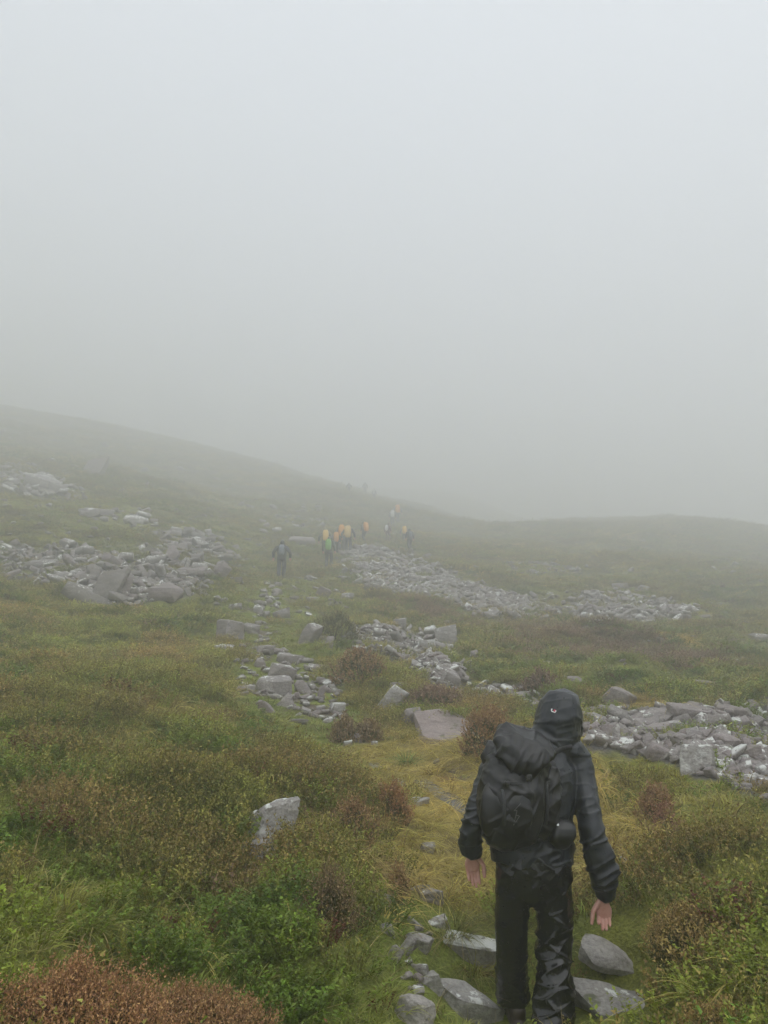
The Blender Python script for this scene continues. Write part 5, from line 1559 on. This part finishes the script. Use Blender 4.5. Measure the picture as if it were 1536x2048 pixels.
# plants get sparser and larger the farther they stand from the walked path's near end
u0 = np.linspace(math.log(1.4), math.log(150), 400)
rad = np.exp(u0); size = .115 + .0068 * rad
dens = rad ** 2 / size ** 2
cdf = np.cumsum(dens); cdf /= cdf[-1]
rr = np.exp(np.interp(r_g.random(NP), cdf, u0))
th = r_g.uniform(-.66, .66, NP)
X, Y = rr * np.sin(th), rr * np.cos(th)
dists = rr
gap = np.ones(NP, bool)
cell = {}
fr = FOOT[FOOT[:, 2] > .03]
ordx = np.argsort(X); Xs = X[ordx]
for (x, y, r_, k) in fr:
    R = r_ * (.9 if k == 1 else 1.3 if k == 2 else 1.1 if y < 6.5 else .85) + .02
    if k == 2: y = y - .55 * r_
    a, b_ = np.searchsorted(Xs, (x - R, x + R))
    j = ordx[a:b_]
    gap[j[np.hypot(X[j] - x, Y[j] - y) < R]] = False
for pl in PUDDLES:
    gap &= ~(in_poly(X, Y, pl) & (r_g.random(NP) < .85))
for pl in SCREE_POLYS:
    wob = .75 * (noise2(X * 1.1, Y * 1.1, 71) - .5) * np.maximum(1, Y * .12)
    gap &= ~(in_poly(X + wob, Y + wob, pl) & (r_g.random(NP) < .55))
Z = np.concatenate([h(X[a:a+20000], Y[a:a+20000]) for a in range(0, NP, 20000)])
Sc = zone_scores(X, Y, .27, r_g)
typ = Sc.argmax(0)
pm = path_mask(X, Y)
gap &= ~((pm > .5) & (r_g.random(NP) < .28 + .5 * sstep(.56, .66, fbm2(X * 2.2, Y * 1.6, 301, 3)) * sstep(5, 7, Y)))
for (x, y, r_) in PLANTS:
    gap &= ~((np.hypot(X - x, Y - y) < r_ * .8) & (r_g.random(NP) < .8))
for (x, y) in ((an_l[0], an_l[1] - .05), (an_r[0], an_r[1] - .08), (an_l[0] + .02, an_l[1] - .3)):
    gap &= np.hypot(X - x, Y - y) > .24
base_s = np.clip((.115 + .0068 * dists) / .125, .9, 6)
tone = fbm2(X / 2.3, Y / 2.3, 201, 3)[:, None]; tone2 = fbm2(X / .7, Y / .7, 207, 2)[:, None]; tone3 = fbm2(X / 9, Y / 9, 209, 2)[:, None]
def lerp(a, b_, t): return np.array(a) * (1 - t) + np.array(b_) * t
def cl(t): return np.clip(t, 0, 1)
r1 = r_g.random((NP, 1))
zrot = r_g.uniform(0, 2 * PI, NP)
tilt = r_g.normal(0, .16, (NP, 2))
rot = np.stack([tilt[:, 0], tilt[:, 1], zrot], 1)
def build(name, mask, meshes, tint, tint2, sz, hz, label, cat):
    k = np.where(mask & gap)[0]
    s = base_s[k] * sz[k] * r_g.uniform(.6, 1.55, len(k))
    scl = np.stack([s, s, s * hz[k] * r_g.uniform(.8, 1.25, len(k))], 1)
    pos = np.stack([X[k], Y[k], Z[k]], 1)
    o = scatter(name, pos, rot[k], scl, r_g.integers(0, len(meshes), len(k)), tint[k], tint2[k], meshes, label, cat)
    print(name, len(k))
    return o
hm = [heather_clump(400 + i, 22, .075, .105 + .02 * (i % 3), 22, .0078, (.5, .62, .72)[i % 3]) for i in range(7)]
for m_ in hm: m_.materials.append(M_HEATH_I)
bmh = [bilberry_clump(430 + i) for i in range(6)]
for m_ in bmh: m_.materials.append(M_BILB_I)
gm = [grass_clump(450 + i, 30, .080, .6 + .15 * (i % 3), .05, .0022, .4) for i in range(6)]
om = [grass_clump(470 + i, 34, .14, 1.4 + .2 * (i % 3), .055, .0020, .8) for i in range(6)]
mm = [grass_clump(490 + i, 34, .075, .8, .06, .0024, .7, 3) for i in range(4)]
for m_ in gm + om + mm: m_.materials.append(M_GRASS_I)
ones = np.ones(NP)
farh = 1 / (1 + .045 * np.maximum(dists - 4, 0))
hgt_k = farh
is_p = typ == 5
leaf_h = lerp((.205, .245, .038), (.270, .240, .052), cl(tone * 1.6 - .3)) * (.75 + .5 * r1)
flow_h = lerp((.325, .365, .060), (.395, .285, .090), cl(tone2 * 2 - .5)) * (.7 + .6 * r1)
flow_h = np.where(is_p[:, None], lerp((.29, .19, .105), (.33, .205, .125), r1), flow_h)
leaf_h = leaf_h * (.72 + .56 * tone3); flow_h = flow_h * (.72 + .56 * tone3)
leaf_h = np.where(is_p[:, None], leaf_h * np.array([.95, .75, 1.1]), leaf_h)
build('heather_cover', (typ == 0) | is_p, hm, leaf_h, flow_h, ones * 1.08, hgt_k * .82, 'knee-low brown and olive heather covering the banks and hillside', 'heather')
bil = lerp((.130, .215, .020), (.270, .325, .036), cl(tone2 * 2 - .5)) * (.75 + .5 * r1)
bil = np.where(r1 > .96, np.array([.16, .06, .02]), bil)
build('bilberry_cover', typ == 1, bmh, bil, bil, ones, hgt_k, 'bright green bilberry leaves growing through the heather', 'bilberry')
gra = lerp((.225, .300, .040), (.400, .370, .075), cl(tone * 2 - .5)) * (.75 + .5 * r1)
build('grass', typ == 2, gm, gra, gra, ones, hgt_k, 'green moorland grass between heather and rocks', 'grass')
och = lerp((.62, .48, .135), (.46, .40, .085), cl(tone2 * 2.2 - .6)) * (.75 + .5 * r1)
build('dry_grass', typ == 3, om, och, och, ones * 1.0, hgt_k * .9, 'matted yellow dry grass round the wet path', 'grass')
mos = lerp((.200, .285, .040), (.340, .350, .075), cl(tone2 * 2 - .5)) * (.8 + .4 * r1)
build('short_turf', typ == 4, mm, mos, mos, ones * .95, hgt_k, 'short mossy turf along the trodden path', 'turf')
# a second, sparse layer of long bleached stalks leaning out of the heather
k = np.where(gap & (r_g.random(NP) < .045) & (typ != 5))[0]
lm = [grass_clump(520 + i, 4, .30, .9, .04, .0016, .7, 6) for i in range(5)]
for m_ in lm: m_.materials.append(M_GRASS_I)
s = np.clip(base_s[k] * .8, .8, 2) * r_g.uniform(.7, 1.3, len(k))
scatter('grass_stalks', np.stack([X[k], Y[k], Z[k]], 1), rot[k], np.stack([s, s, s], 1), r_g.integers(0, 5, len(k)),
        np.tile([[.46, .36, .15]], (len(k), 1)), np.tile([[.46, .36, .15]], (len(k), 1)), lm, 'thin bleached grass stalks sticking out of the heather', 'grass')
